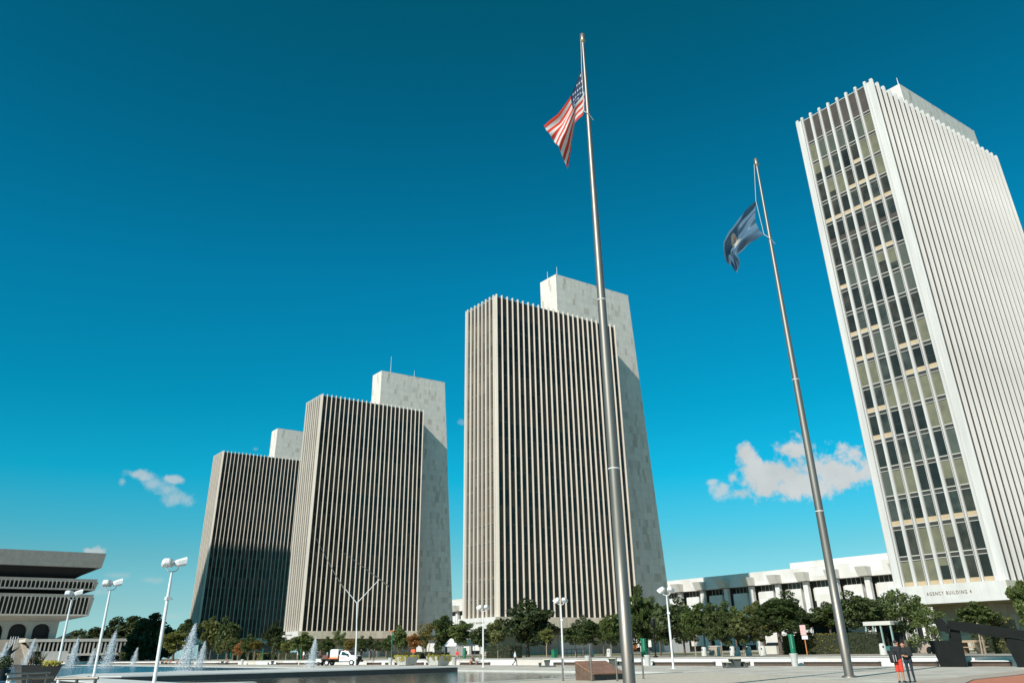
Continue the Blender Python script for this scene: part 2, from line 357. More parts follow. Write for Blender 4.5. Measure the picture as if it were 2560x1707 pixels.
def off(p,d):
    v=Vector((p[0]-cx,p[1]-cy)); v.normalize(); return (p[0]+v.x*d,p[1]+v.y*d)
inn=POOL; out=[(50.6,48.4),(30.1,44.3),(10.1,41.6),(-60.7,31.2),(-60.7,470.8),(62.7,470.8),(57.7,290),(54,140),(50.7,80)]
for i in range(n_):
    j=(i+1)%n_
    a,b_,c,d=inn[i],inn[j],out[j],out[i]
    k.add([(*a,-.6),(*b_,-.6),(*c,-.6),(*d,-.6),(*a,.05),(*b_,.05),(*c,.05),(*d,.05)],[(4,5,6,7),(0,1,5,4),(2,3,7,6)],cop_m)
k.build('pool_coping',kind='structure')
# raised white walkway that juts into the pool, and the second one at the lower left
walk_top=tile_mat('walkway_marble',(.62,.605,.57),(.57,.55,.51),(.5,.49,.46),3.5,20,'xy',.02,n=.07,frac=.4)
walk_side=mat('walkway_dark_side',(.028,.03,.03),.35,n=.2,nscale=1)
def walkway(poly,label):
    t=thing('pool_walkway',label,'walkway',(0,0,0))
    MB().prism(poly,-.6,.25,walk_side).build('side',t)
    MB().prism([(a,b_) for a,b_ in poly],.254,.34,walk_top).build('deck',t)
walkway([(14.2,84.5),(18,79.5),(50,78.9),(50.3,93),(26,96.5),(18.5,97.5)],'long raised white walkway jutting into the reflecting pool')
walkway([(-12,46),(-12,67),(10.2,66),(10.6,56),(12.4,55),(12.4,84),(15.2,84),(15.2,52.6),(18.4,50.4),(18.2,49.2),(10,47.6)],'short white walkway tip at the bottom left of the pool')
# terrace behind the bench wall
terr_m=mat('terrace_paving',(.36,.31,.25),.9,n=.15,nscale=.6)
link('terrace_ground',MB().box(71.3,330,-60,900,-1,.72,terr_m).mesh('terrace_ground'),kind='structure')
grass_m=mat('lawn_grass',(.10,.11,.03),.95,n=.3,nscale=1.5)
link('lawn',MB().box(106,140,24,470,.6,.75,grass_m).mesh('lawn'),kind='structure')
# brick paving with its kerb at the lower right
brick_m=tile_mat('brick_paving',(.56,.19,.10),(.50,.16,.085),(.42,.2,.13),.22,.11,'xy',.01,rough=.8,n=.12,frac=.5,nscale=2)
kerb_m=mat('kerb_stone',(.42,.34,.27),.75,n=.15,nscale=2)
outer=[(36,21.5),(40.5,23.9),(45.3,24.6),(57.5,27.1),(72,30.5)]; inner=[(37,20),(42.8,22.5),(49.6,23.7),(58,25.8),(72,28.9)]
kb=MB()
kb.prism(outer+inner[::-1],-.2,.10,kerb_m); kb.build('kerb',kind='structure')
link('brick_patch',MB().prism(inner+[(72,-20),(37,-20)],-.2,.06,brick_m).mesh('brick_patch'),kind='structure')

# ------------------------------------------------------------------ retaining wall with its stone benches
t=thing('retaining_wall','long white marble retaining wall running behind the stone benches','wall',(0,0,0))
wall_m=tile_mat('bench_wall_marble',(.66,.65,.64),(.58,.52,.45),(.5,.48,.44),3.1,1.2,'yz',.015,n=.05,frac=.28)
MB().box(70.98,71.28,20,430,0,.66,wall_m).build('panel',t)
MB().box(70.9,71.7,20,430,.675,.735,cop_m).build('coping',t)
MB().box(71.05,71.28,20,430,.66,.675,track).build('groove',t)
BENCH=[(34.0,37.3),(39.7,42.1),(44.8,52.5),(53.7,58.2),(58.8,62.2),(63.2,72.0),(73.7,86.9),(87.2,88.9),(103.6,110.9),(117.9,120.6),(121.6,124.4),(128.4,130.5),(131.9,133.8),(135.5,140.3),(159.1,169.3),(170.5,181.0),(205.2,217.9),(219.3,235.8),(238.5,268.7),(271,300),(304,335)]
def mid(b_): return (b_[0]+b_[1])/2
BL=['low white stone bench at the far right end, behind the black sculpture','short white stone bench between the black sculpture legs','white stone bench behind the embracing couple','white stone bench beside the slim concrete bin','white stone bench right of the nearer picnic table','white stone bench behind the nearer dark picnic table','long white stone bench behind the granite memorial block','short white stone bench stub beside the middle picnic table','white stone bench where two people sit','white stone bench behind the right flower planter','white stone bench between the two flower planters','white stone bench just left of the left flower planter','short white bench beside the green pole','white stone bench right of the white work truck','white stone bench behind the tail of the white truck','white stone bench behind the right far picnic table','white stone bench behind the left far picnic table','white stone bench behind the tall pool jet','far white stone bench with a row of sitting people','far white stone bench left of the sitting people','farthest white stone bench near the dark trees']
for (a,b_),lb in zip(BENCH,BL):
    o=thing('stone_bench',lb,'bench',(70.5,a,0),group='stone benches along the retaining wall')
    MB().bevbox(0,.48,0,b_-a,.33,.42,marble,.02).build('seat',o)
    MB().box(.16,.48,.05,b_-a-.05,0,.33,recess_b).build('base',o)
# ------------------------------------------------------------------ the four agency towers
X0,LL,WW=120.735,45.718,16.411
YK=[55.6045,172.8783,290.4714,406.9420]
ZS,ZB,ZT=8.95,6.55,91.6
FIX=[.5+i*(LL-1.0)/24 for i in range(25)]       # fins of the long faces
FJY=[1.535+1.907*j for j in range(8)]            # fins of the end faces
FLO=[ZS+.02]+[13.1+4.28*k for k in range(18)]    # floor lines
def fin_mesh(tr,w,D,mf=None):
    marble_fin=mf or globals()['marble_fin']
    # profile with its nose towards -x
    m_=MB(); P=[(D+.1,-w),(w*.75,-w),(.0,-w*.5),(.0,w*.5),(w*.75,w),(D+.1,w)]
    T=[(D+.1,-w),(w,-w),(.12,-w*.4),(.12,w*.4),(w,w),(D+.1,w)]
    m_.prism(P,0,ZT-ZS-.35,marble_fin); n=len(P)
    m_.add([(a,b_,ZT-ZS-.35) for a,b_ in P]+[(a,b_,ZT-ZS) for a,b_ in T],[tuple(range(n,2*n))]+[(i,(i+1)%n,n+(i+1)%n,n+i) for i in range(n)],marble_fin)
    if tr:
        m_.box(-.012,.02,-.045,.045,0,ZT-ZS-.4,track)
        m_.box(.22,.27,-w-.004,-w+.02,0,ZT-ZS-.4,track)
    return m_.mesh('fin')
far_mull=mat('far_mullion', (.22,.18,.14), .5)
FIN=[fin_mesh(False,.25,.5),fin_mesh(True,.25,.5)]
FIN_S=[fin_mesh(False,.15,.56),fin_mesh(True,.15,.56)]
FINB=[fin_mesh(False,.25,.5,fin_beige),fin_mesh(True,.25,.5,fin_beige)]
FINB_S=[fin_mesh(False,.15,.56,fin_beige),fin_mesh(True,.15,.56,fin_beige)]
rw=random.Random(3)
def window_cell(m_,y0,y1,z0,z1,kind,x=.5,bottom=False,far=False):
    blind,blind2,sill_m,glass,mull=(far_blind,glass_b,far_blind,glass_b,far_mull) if far else (globals()['blind'],globals()['blind2'],globals()['sill_m'],globals()['glass'],globals()['mull'])
    """one storey of one bay on the end face: sill, glass, blind, transom bars and floor band"""
    gh=z1-z0
    if not far: glass=rw.choice((glass,glass,glass_2,glass_3))
    m_.box(x-.02,x+.05,y0,y1,z1-.62,z1-.12,band_m)
    m_.box(x-.07,x-.02,y0,y1,z1-.12,z1-.0,mull); m_.box(x-.07,x-.02,y0,y1,z1-.70,z1-.62,mull)
    sill=.62 if (kind=='open' or bottom) else .0
    if sill: m_.box(x-.03,x+.05,y0,y1,z0,z0+sill,sill_m)
    zg0,zg1=z0+sill,z1-.70
    q=lambda za,zb,mm,xx: m_.add([(xx,y0,za),(xx,y0,zb),(xx,y1,zb),(xx,y1,za)],[(0,1,2,3)],mm)
    if kind in('full','fullg'): 
        bm_=blind if kind=='full' else blind2
        q(zg0,zg1-.12,bm_,x); q(zg1-.12,zg1,band_m,x)
    elif kind=='half':
        zm=zg0+(zg1-zg0)*rw.uniform(.3,.65); q(zm,zg1,blind,x); q(zg0,zm,glass,x)
    else:
        q(zg0,zg1,glass,x)
        if rw.random()<.35: m_.box(x-.03,x-.005,y0,y1,zg0+(zg1-zg0)*.42,zg0+(zg1-zg0)*.42+.06,band_m)
def pick(r,prev):
    if prev and r.random()<.5: return prev
    a=r.random(); return 'open' if a<.26 else 'dark' if a<.62 else 'full' if a<.80 else 'fullg' if a<.92 else 'half'
def end_grid(seed):
    r=random.Random(seed); G={}
    for f in range(19):
        prev=None
        for j in range(6,-1,-1):
            prev=pick(r,prev); G[f,j]=prev
    return G
def end_strip_mesh(seed):
    """windows of one narrow bay on an end face, all storeys (towers seen from afar)"""
    m_=MB(); r=random.Random(seed)
    for f in range(18):
        window_cell(m_,-.70,.70,FLO[f],FLO[f+1],pick(r,None),.5,f==0,True)
    m_.box(.47,.55,-.70,.70,FLO[18],ZT-.75,bronze)
    return m_.mesh('window_strip')
def long_strip_mesh(seed):
    m_=MB(); r=random.Random(seed); y=.56
    for f in range(19):
        z0,z1=FLO[f],(FLO[f+1] if f<18 else ZT-.75)
        gm=glass_b if r.random()<.5 else glass
        if f==18: gm=bronze
        m_.add([(-.78,y,z0),(.78,y,z0),(.78,y,z1-.5),(-.78,y,z1-.5)],[(0,1,2,3)],gm)
        m_.box(-.78,.78,y-.015,y+.05,z1-.5,z1,band_m)
    return m_.mesh('window_strip')
LONG=[long_strip_mesh(k_) for k_ in range(6)]
ENDS=[end_strip_mesh(40+k_) for k_ in range(7)]
def letters(txt,h,width,parent,loc,rot):
    cu=bpy.data.curves.new('lettering','FONT'); cu.body=txt; cu.size=h; cu.extrude=.025; cu.space_character=1.35; cu.align_x='CENTER'
    tmp=bpy.data.objects.new('tmp_text',cu); COL.objects.link(tmp)
    dg=bpy.context.evaluated_depsgraph_get(); dg.update()
    me=bpy.data.meshes.new_from_object(tmp.evaluated_get(dg)); COL.objects.unlink(tmp); bpy.data.objects.remove(tmp); 
    me.name='lettering'; me.materials.clear(); me.materials.append(letter_m)
    w=max(v.co.x for v in me.vertices)-min(v.co.x for v in me.vertices); s_=width/w
    for v in me.vertices: v.co.x*=s_
    o=link('lettering',me,parent,loc); o.rotation_euler=rot; return o
letter_m=mat('letter_bronze',(.16,.11,.07),.5)
def tower(k_,label,near,num):
    FIN,FIN_S=(globals()['FIN'],globals()['FIN_S']) if near else (FINB,FINB_S)
    t=thing('office_tower',label,'office tower',(X0,YK[k_],0),group='row of four identical finned marble towers')
    # spandrel base box with its soffit
    s=MB(); s.box(-.9,LL+.8,-.02,WW+.02,ZB+.01,ZS,marble_sp); s.build('spandrel_base',t)
    MB().box(-.86,LL+.76,-.06,-.021,ZB+.03,ZS-.015,spandrel_y).build('spandrel_front_tint',t)  # thin added facing that holds this side's grazing-light beige
    MB().box(-.85,LL+.75,.03,WW-.03,ZB-.02,ZB+.008,soffit_m).build('soffit',t)
    for y0 in (0,):
        MB().box(5.6,LL+1,6.2,WW-2.2,.5,ZB-.02,basewall_m).build('base_wall',t)
    MB().box(22.8,33.4,5.6,10.4,.5,5.2,marble).build('pier',t); MB().box(59.6,69.6,5.6,10.6,.5,5.4,marble).build('pier',t)
    # dark body behind the glass, parapet and roof
    c=MB(); c.box(.62,LL-.62,.62,WW-.62,ZS,ZT-.75,dark_in); c.build('wall',t)
    r=MB(); r.box(.45,LL-.45,.5,WW-.5,ZT-.75,ZT-.62,mull); r.box(.6,LL-.6,.6,WW-.6,ZT-.62,ZT-.6,roof_m); r.build('roof',t)
    # corner piers
    for (xa,xb) in ((.3,.7),(LL-.7,LL-.3)):
        for (ya,yb) in ((.3,1.32),(WW-1.32,WW-.3)):
            MB().box(xa,xb,ya,yb,ZS,ZT-.5,marble_fin if near else fin_beige).build('corner_pier',t)
    for j,y in enumerate(FJY): link('fin',FIN[j%2],t,(0,y,ZS))
    for i,x in enumerate(FIX):
        o=link('fin',FIN_S[i%2],t,(x,0,ZS),R(90)); 
    for i,x in enumerate(FIX[:-1] if k_ else FIX): link('fin',FIN_S[i%2],t,(x,WW,ZS),R(-90))
    for i in range(24):
        link('window_strip',LONG[(i*5+k_)%6],t,((FIX[i]+FIX[i+1])/2,0,0))
    if not near:
        for j in range(7): link('window_strip',ENDS[(j*3+k_)%7],t,(0,(FJY[j]+FJY[j+1])/2,0))
    else:
        G=end_grid(11)
        for j in range(4,7): G[0,j]='full'
        for j in range(0,3): G[0,j]='dark'
        G[0,3]='half'
        rest=MB()
        for f in range(18):
            for j in range(7):
                if f==12:   # louvred plant storey line
                    pass
                m_=MB() if f<14 else rest
                window_cell(m_,FJY[j]+.25,FJY[j+1]-.25,FLO[f],FLO[f+1],G[f,j],.5,f==0)
                if f==13: m_.box(.41,.5,FJY[j]+.25,FJY[j+1]-.25,FLO[f]+.0,FLO[f]+.85,bronze)
                if f<14: m_.build('window',t)
        for j in range(7): rest.box(.46,.55,FJY[j]+.25,FJY[j+1]-.25,FLO[18],ZT-.75,bronze)
        o=rest.build('windows',t); o['kind']='stuff'
    # tapering service core at the far end
    zt=107.7; q=[(28.7,7.8),(66.3,7.8),(66.3,15.9),(28.7,15.9)]; p=[(28.7,7.8),(59.75,7.8),(59.75,15.9),(28.7,15.9)]
    q=[(28.7,7.8),(66.2,7.8),(66.2,15.9),(28.7,15.9)]
    core=MB().prism(q,5.0,zt,marble_core,top=p).build('service_core',t)
    MB().box(28.9,59.5,8.0,15.7,zt,zt+.15,roof_m).build('core_roof',t)
    ants={0:[(29.2,8.2,2.0)],1:[(30.5,14.2,3.8),(30.2,9.0,3.4)],2:[(33.5,9,7.5),(45,9,3)],3:[]}[k_]
    for (x,y,h) in ants: MB().tube((x,y,zt),(x,y,zt+h),.11,.05,white_p,6).build('antenna',t)
    letters('AGENCY BUILDING %d'%num,.62,6.35,t,(-.925,7.85,7.62),(R(90),0,R(-90)))
    return t
tower(0,'nearest finned marble tower at the right edge, with beige blinds in its windows','near',4)
tower(1,'middle finned marble tower behind the taller flagpole','',3)
tower(2,'finned marble tower behind the thin V-shaped kinetic sculpture','',2)
tower(3,'farthest finned marble tower, its lower half in shadow','',1)

# unseen tower beyond the left edge, widened to cast the farthest tower's shade
t=thing('marble_skyscraper','dark-striped marble skyscraper, unseen beyond the left edge, widened to cast shade','skyscraper',(-122,308,0))
MB().box(0,110,0,42,0,176.5,marble_sp).build('wall',t)
for i in range(36): MB().box(1.2+i*3.02,2.7+i*3.02,-.06,.0,6,172,glass).build('window_strip',t)
for i in range(13): MB().box(110,110.06,1.5+i*3.1,3.0+i*3.1,6,172,glass).build('window_strip',t)

# ------------------------------------------------------------------ the long low white office building behind the towers
t=thing('low_office_building','long low white office building behind the towers, with bracketed columns','building',(247,0,-.238)); t.scale=(1.149,)*3
wb=tile_mat('low_building_marble',(.64,.625,.60),(.58,.55,.50),(.5,.48,.45),4.9,2.4,'yz',.02,n=.05,frac=.3)
YA,YB=55,480
MB().box(0,40,YA,YB,18.1,21.8,wb).build('fascia',t)
MB().box(1.5,40,YA,160,21.8,23.4,wb).build('attic',t); MB().box(1.5,40,335,YB,21.8,23.2,wb).build('attic',t)
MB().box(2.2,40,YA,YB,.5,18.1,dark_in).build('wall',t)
cols=[134.9+9.76*i for i in range(-8,36)]
wband=mat('low_building_glass',(.03,.03,.022),.15,n=.5,nscale=.6)
for y in cols:
    MB().box(-.55,.6,y-.75,y+.75,.6,17.9,wb).build('column',t)
    h=MB(); h.slab([(-3.0,y-1.5,20.4),(-1.9,y-1.5,18.1),(.0,y-1.5,18.1),(.0,y-1.5,20.4)],(0,3.0,0),concrete_l); h.build('bracket',t)
    g=MB(); g.box(2.1,2.2,y+.7,y+9.1,16.2,18.1,wband)
    for q in range(1,6): g.box(2.04,2.1,y+.7+q*1.4-.05,y+.7+q*1.4+.05,16.2,18.1,mull)
    g.build('window',t)
    MB().box(.3,2.1,y+2.3,y+7.5,2.2,16.3,wb).build('wall_panel',t)
    MB().box(1.9,2.1,y+.7,y+2.3,13.0,16.2,concrete_l).build('wall_panel',t); MB().box(1.9,2.1,y+7.5,y+9.1,13.0,16.2,concrete_l).build('wall_panel',t)

# ------------------------------------------------------------------ museum with leaning storeys, its stair and the colonnaded ramp building
MY=460
t=thing('museum_building','grey concrete museum with outward-leaning ribbed storeys above dark arches','museum',(0,0,0))
def lean(xr,z0,z1,dy0,dy1,dx,m_=concrete,mb=None):
    """storey slab: front leans outward by dy towards the top; right end leans by dx"""
    mb=mb or MB(); xl=-60
    v=[(xl,MY-dy0,z0),(xr,MY-dy0,z0),(xr,MY+45,z0),(xl,MY+45,z0),(xl,MY-dy1,z1),(xr+dx,MY-dy1,z1),(xr+dx,MY+45,z1),(xl,MY+45,z1)]
    return mb.add(v,[(3,2,1,0),(4,5,6,7),(0,1,5,4),(1,2,6,5),(2,3,7,6),(3,0,4,7)],m_)
lean(86.0,40.9,47.3,1.2,2.6,.6).build('roof',t)
lean(75.0,35.4,41.0,-5,-2,9.5,dark_in).build('attic_storey',t)
def ribbed(xr,z0,z1,d0,d1,dx,n0,step,m_):
    b_=lean(xr-.4,z0+.5,z1-1.2,d0-1.1,d1-1.1,dx,dark_in); b_.build('dark_glazing',t)
    lean(xr,z1-1.3,z1,d1-.3,d1,.3,concrete).build('upper_rail',t)
    lean(xr,z0,z0+.7,d0,d0+.1,.05,m_).build('lower_rail',t)
    f=MB(); i=0; x=xr-1.6
    while x>-40:
        f.slab([(x,MY-d0-.1,z0+.6),(x,MY-d0+1.2,z0+.6),(x,MY-d1+1.2,z1-1.2),(x,MY-d1-.1,z1-1.2)],(.42,0,0),concrete_l); x-=step
    f.build('fins',t)
    s_=MB(); lean(xr,z0-.0,z0+.3,d0-.6,d0-.6,0,concrete,s_)
    MB().slab([(xr-.7,MY-d0-.15,z0+.5),(xr+.0,MY-d0-.15,z0+.5),(xr+dx*.9,MY-d1-.15,z1-1.2),(xr+dx*.9-2.0,MY-d1-.15,z1-1.2)],(0,1.4,0),concrete).build('end_fin',t)
ribbed(84.9,30.8,35.6,1.5,2.4,.9,0,1.75,concrete)
lean(79.0,28.7,30.9,-4,-1,4.5,dark_in).build('recess',t)
ribbed(84.3,19.7,28.8,1.5,3.4,.8,0,1.75,concrete_l)
lean(73.4,17.4,19.8,-4.5,1.0,10.0,concrete_l).build('soffit',t)
# battered arcade wall: piers and arch heads around dark openings
lean(71.9,9.9,17.5,-7,-6.4,.4,dark_in).build('arcade_back',t)
pw=concrete_l
a_=MB()
AC=[56.9-9.55*2,56.9-9.55,56.9,66.5]; AC=[56.9+9.6*i for i in range(-10,2)]
for c_ in AC:
    w=3.5; xs=[c_-w+2*w*i/12 for i in range(13)]
    prof=[(x,16.3-0+1.1*math.sqrt(max(0,1-((x-c_)/w)**2))*2.3-2.3) for x in xs]
    for (xa,za),(xb,zb) in zip(prof,prof[1:]):
        a_.slab([(xa,MY+4.2,za),(xb,MY+4.2,zb),(xb,MY+4.1,17.5),(xa,MY+4.1,17.5)],(0,2.0,0),pw)
edges_=[-60]+[e for c_ in AC for e in (c_-3.5,c_+3.5)]+[73.0]
for xa,xb in zip(edges_[::2],edges_[1::2]):
    a_.slab([(xa+.15,MY+3.4,9.5),(xb-.15 if xb<73 else xb,MY+3.4,9.5),(xb if xb<73 else 73.4,MY+4.1,17.5),(xa,MY+4.1,17.5)],(0,2.2,0),pw)
a_.build('arcade_wall',t)
t=thing('grand_stair','wide beige stone stair rising to the museum arches','stair',(0,0,0))
s=MB()
for i in range(26):
    s.box(-60,58-(25-i)*.0,MY-36+i*1.45,MY+4,i*.385,(i+1)*.385,tan_stone)
s.build('steps',t)
MB().slab([(58,MY-37,0),(58,MY+4,0),(58,MY+4,10.6),(58,MY+2,10.6),(58,MY-37,.9)],(2.2,0,0),tan_stone).build('side_wall',t)
t=thing('colonnaded_ramp_building','low white colonnaded building with a sloping parapet in front of the museum','building',(0,0,0))
CY=440
def cp(u,v): return px(u,v,y=CY)
b_=MB(); p0,p1=cp(64,1593.5),cp(344.5,1595)
b_.box(p0.x,p1.x,CY-1.2,CY+18,p1.z-1.15,p1.z,concrete_l); b_.build('roof_beam',t)
zt=p1.z-1.15
sl_=MB(); a1,a2,a3,a4=cp(63,1597),cp(72,1598),cp(104,1627),cp(87,1627)
sl_.slab([cp(64,1594),cp(78,1598),cp(88,1626),cp(84,1627)],(0,6,0),marble); sl_.slab([cp(72,1599),cp(89,1599),cp(104,1627),cp(88,1627)],(0,1.2,0),marble); sl_.build('sloping_parapet',t)
MB().box(p0.x+2,p1.x,CY+5,CY+18,0,zt,dark_in).build('wall',t)
xl=cp(92,1610).x; i=0; zb=cp(200,1632).z; zl=cp(120,1627).z
x=xl
while x<p1.x-.2:
    c_=MB(); lo= zl if x<cp(168,1620).x else zb
    c_.slab([(x-.25,CY-.6,lo),(x+.25,CY-.6,lo),(x+.30,CY-1.0,zt),(x-.30,CY-1.0,zt)],(0,1.5,0),concrete_l)
    c_.build('column',t); x+=1.63
xm=cp(168,1640).x
MB().box(cp(104,1630).x,xm,CY-.8,CY+5,0,zl,marble).build('base_wall',t)
MB().box(xm,p1.x,CY-1.1,CY+5,zb-.9,zb,concrete_l).build('lower_beam',t)
MB().box(xm+.2,p1.x-1,CY+1.5,CY+1.7,0,2.2,carglass).build('ground_glazing',t)
# far house roof on the hill
t=thing('house','dark pyramid-roofed house on the skyline between the slim white lamps','house',(px(187,1590,y=620).x,620,0))
MB().box(-9,9,-7,7,0,11.5,concrete).build('wall',t)
hm=mat('slate_roof',(.03,.06,.075),.7)
MB().add([(-14,-10,11.4),(14,-10,11.4),(14,10,11.4),(-14,10,11.4),(0,0,18.2)],[(3,2,1,0),(0,1,4),(1,2,4),(2,3,4),(3,0,4)],hm).build('roof',t)
# ------------------------------------------------------------------ flagpoles and flags
def flagpole(label,x,y,H=34.4):
    t=thing('flagpole',label,'flagpole',(x,y,0),group='two tall steel flagpoles')
    prof=[(.285,0),(.285,.12),(.26,.13),(.255,6),(.235,12),(.20,18),(.155,24),(.105,30),(.07,H-.55)]
    MB().lathe(prof,steel,24).build('pole',t)
    for z,r in ((8.9,.262),(17.2,.222)): MB().lathe([(r-.02,z),(r+.008,z+.01),(r+.008,z+.05),(r-.02,z+.06)],white_p,24).build('collar',t)
    MB().lathe([(.10,H-.62),(.17,H-.5),(.17,H-.42)],gold,16).lathe([(.15,H-.42),(.15,H-.02),(.12,H)],steel,16).build('truck_cap',t)
    MB().lathe([(.42,0),(.42,.05),(.36,.09),(.29,.1)],steel,24).build('base_collar',t)
    MB().box(-.05,.05,-.30,-.25,1.2,1.45,steel_d).build('cleat',t)
    return t
P1=(25.9,27.8); P2=(45.7,31.0)
pole1=flagpole('taller-looking steel flagpole in front of the middle tower, carrying the striped flag',*P1)
pole2=flagpole('steel flagpole with the blue flag, whose base stands near the embracing couple',*P2)

def uv_mat_flag_us():
    M=bpy.data.materials.new('striped_flag_cloth'); M.use_nodes=True; N,L=M.node_tree.nodes,M.node_tree.links; b=N['Principled BSDF']; out=N['Material Output']
    u=N.new('ShaderNodeUVMap'); s=N.new('ShaderNodeSeparateXYZ'); L.new(u.outputs[0],s.inputs[0])
    def mt(op,a,b_=None,c=None):
        n=N.new('ShaderNodeMath'); n.operation=op
        for i,x in enumerate((a,b_,c)):
            if x is None: continue
            if isinstance(x,(int,float)): n.inputs[i].default_value=x
            else: L.new(x,n.inputs[i])
        return n.outputs[0]
    S,T=s.outputs['X'],s.outputs['Y']           # S along the fly, T down the hoist
    st=mt('LESS_THAN',mt('MODULO',mt('MULTIPLY',T,6.5),1.0),.5)      # 13 stripes, red first
    can=mt('MULTIPLY',mt('LESS_THAN',S,.4),mt('LESS_THAN',T,7/13))
    # stars: 11 x 9 half-grid, every second one used
    gx=mt('MULTIPLY',mt('DIVIDE',S,.4),6.0); gy=mt('MULTIPLY',mt('DIVIDE',T,7/13),8.0)
    ix=mt('ROUND',gx); iy=mt('ROUND',gy)
    par=mt('LESS_THAN',mt('MODULO',mt('ADD',ix,iy),2.0),.5)
    dx=mt('SUBTRACT',gx,ix); dy=mt('SUBTRACT',gy,iy)
    rr=mt('LESS_THAN',mt('ADD',mt('MULTIPLY',dx,dx),mt('MULTIPLY',dy,dy)),.07)
    inr=mt('MULTIPLY',mt('MULTIPLY',mt('GREATER_THAN',ix,.5),mt('LESS_THAN',ix,5.5)),mt('MULTIPLY',mt('GREATER_THAN',iy,.5),mt('LESS_THAN',iy,7.5)))
    star=mt('MULTIPLY',mt('MULTIPLY',rr,par),inr)
    def mixc(f,a,b_):
        n=N.new('ShaderNodeMix'); n.data_type='RGBA'; L.new(f,n.inputs[0])
        for i,x in ((6,a),(7,b_)):
            if isinstance(x,tuple): n.inputs[i].default_value=(*x,1)
            else: L.new(x,n.inputs[i])
        return n.outputs[2]
    stripes=mixc(st,(.72,.70,.66),(.66,.05,.025)); blue=mixc(star,(.015,.035,.085),(.72,.72,.72))
    c=mixc(can,stripes,blue); L.new(c,b.inputs['Base Color']); b.inputs['Roughness'].default_value=.8
    tr=N.new('ShaderNodeBsdfTranslucent'); L.new(c,tr.inputs[0]); ms=N.new('ShaderNodeMixShader'); ms.inputs[0].default_value=.3; L.new(b.outputs[0],ms.inputs[1]); L.new(tr.outputs[0],ms.inputs[2]); L.new(ms.outputs[0],out.inputs[0])
    return M
def uv_mat_flag_blue():
    M=bpy.data.materials.new('blue_flag_cloth'); M.use_nodes=True; N,L=M.node_tree.nodes,M.node_tree.links; b=N['Principled BSDF']; out=N['Material Output']
    u=N.new('ShaderNodeUVMap')
    def ell(cx,cy,rx,ry,wob=.25):
        mp=N.new('ShaderNodeMapping'); mp.vector_type='POINT'; mp.inputs['Location'].default_value=(-cx/rx,-cy/ry,0); mp.inputs['Scale'].default_value=(1/rx,1/ry,1); L.new(u.outputs[0],mp.inputs[0])
        l=N.new('ShaderNodeVectorMath'); l.operation='LENGTH'; L.new(mp.outputs[0],l.inputs[0])
        nz=N.new('ShaderNodeTexNoise'); nz.inputs['Scale'].default_value=9; L.new(u.outputs[0],nz.inputs[0])
        a=N.new('ShaderNodeMath'); a.operation='MULTIPLY_ADD'; L.new(nz.outputs[0],a.inputs[0]); a.inputs[1].default_value=wob*2; L.new(l.outputs['Value'],a.inputs[2])
        c=N.new('ShaderNodeMath'); c.operation='LESS_THAN'; L.new(a.outputs[0],c.inputs[0]); c.inputs[1].default_value=1+wob
        return c.outputs[0]
    cur=None
    def mixc(f,a,b_):
        n=N.new('ShaderNodeMix'); n.data_type='RGBA'; L.new(f,n.inputs[0])
        for i,x in ((6,a),(7,b_)):
            if isinstance(x,tuple): n.inputs[i].default_value=(*x,1)
            else: L.new(x,n.inputs[i])
        return n.outputs[2]
    c=mixc(ell(.52,.46,.07,.24),(.085,.165,.25),(.62,.53,.43))
    c=mixc(ell(.50,.38,.03,.07,.1),c,(.6,.30,.24)); c=mixc(ell(.46,.62,.05,.04,.1),c,(.6,.52,.42)); c=mixc(ell(.50,.72,.10,.035,.1),c,(.66,.64,.6)); c=mixc(ell(.52,.47,.022,.08,.05),c,(.25,.35,.42))
    L.new(c,b.inputs['Base Color']); b.inputs['Roughness'].default_value=.55
    tr=N.new('ShaderNodeBsdfTranslucent'); L.new(c,tr.inputs[0]); ms=N.new('ShaderNodeMixShader'); ms.inputs[0].default_value=.35; L.new(b.outputs[0],ms.inputs[1]); L.new(tr.outputs[0],ms.inputs[2]); L.new(ms.outputs[0],out.inputs[0])
    return M
def resample(pts,n):
    d=[0]
    for a,b_ in zip(pts,pts[1:]): d.append(d[-1]+math.hypot(b_[0]-a[0],b_[1]-a[1]))
    o=[]
    for i in range(n+1):
        t=d[-1]*i/n; k=0
        while k<len(d)-2 and d[k+1]<t: k+=1
        f=(t-d[k])/max(1e-9,d[k+1]-d[k]); o.append((pts[k][0]+(pts[k+1][0]-pts[k][0])*f,pts[k][1]+(pts[k+1][1]-pts[k][1])*f))
    return o
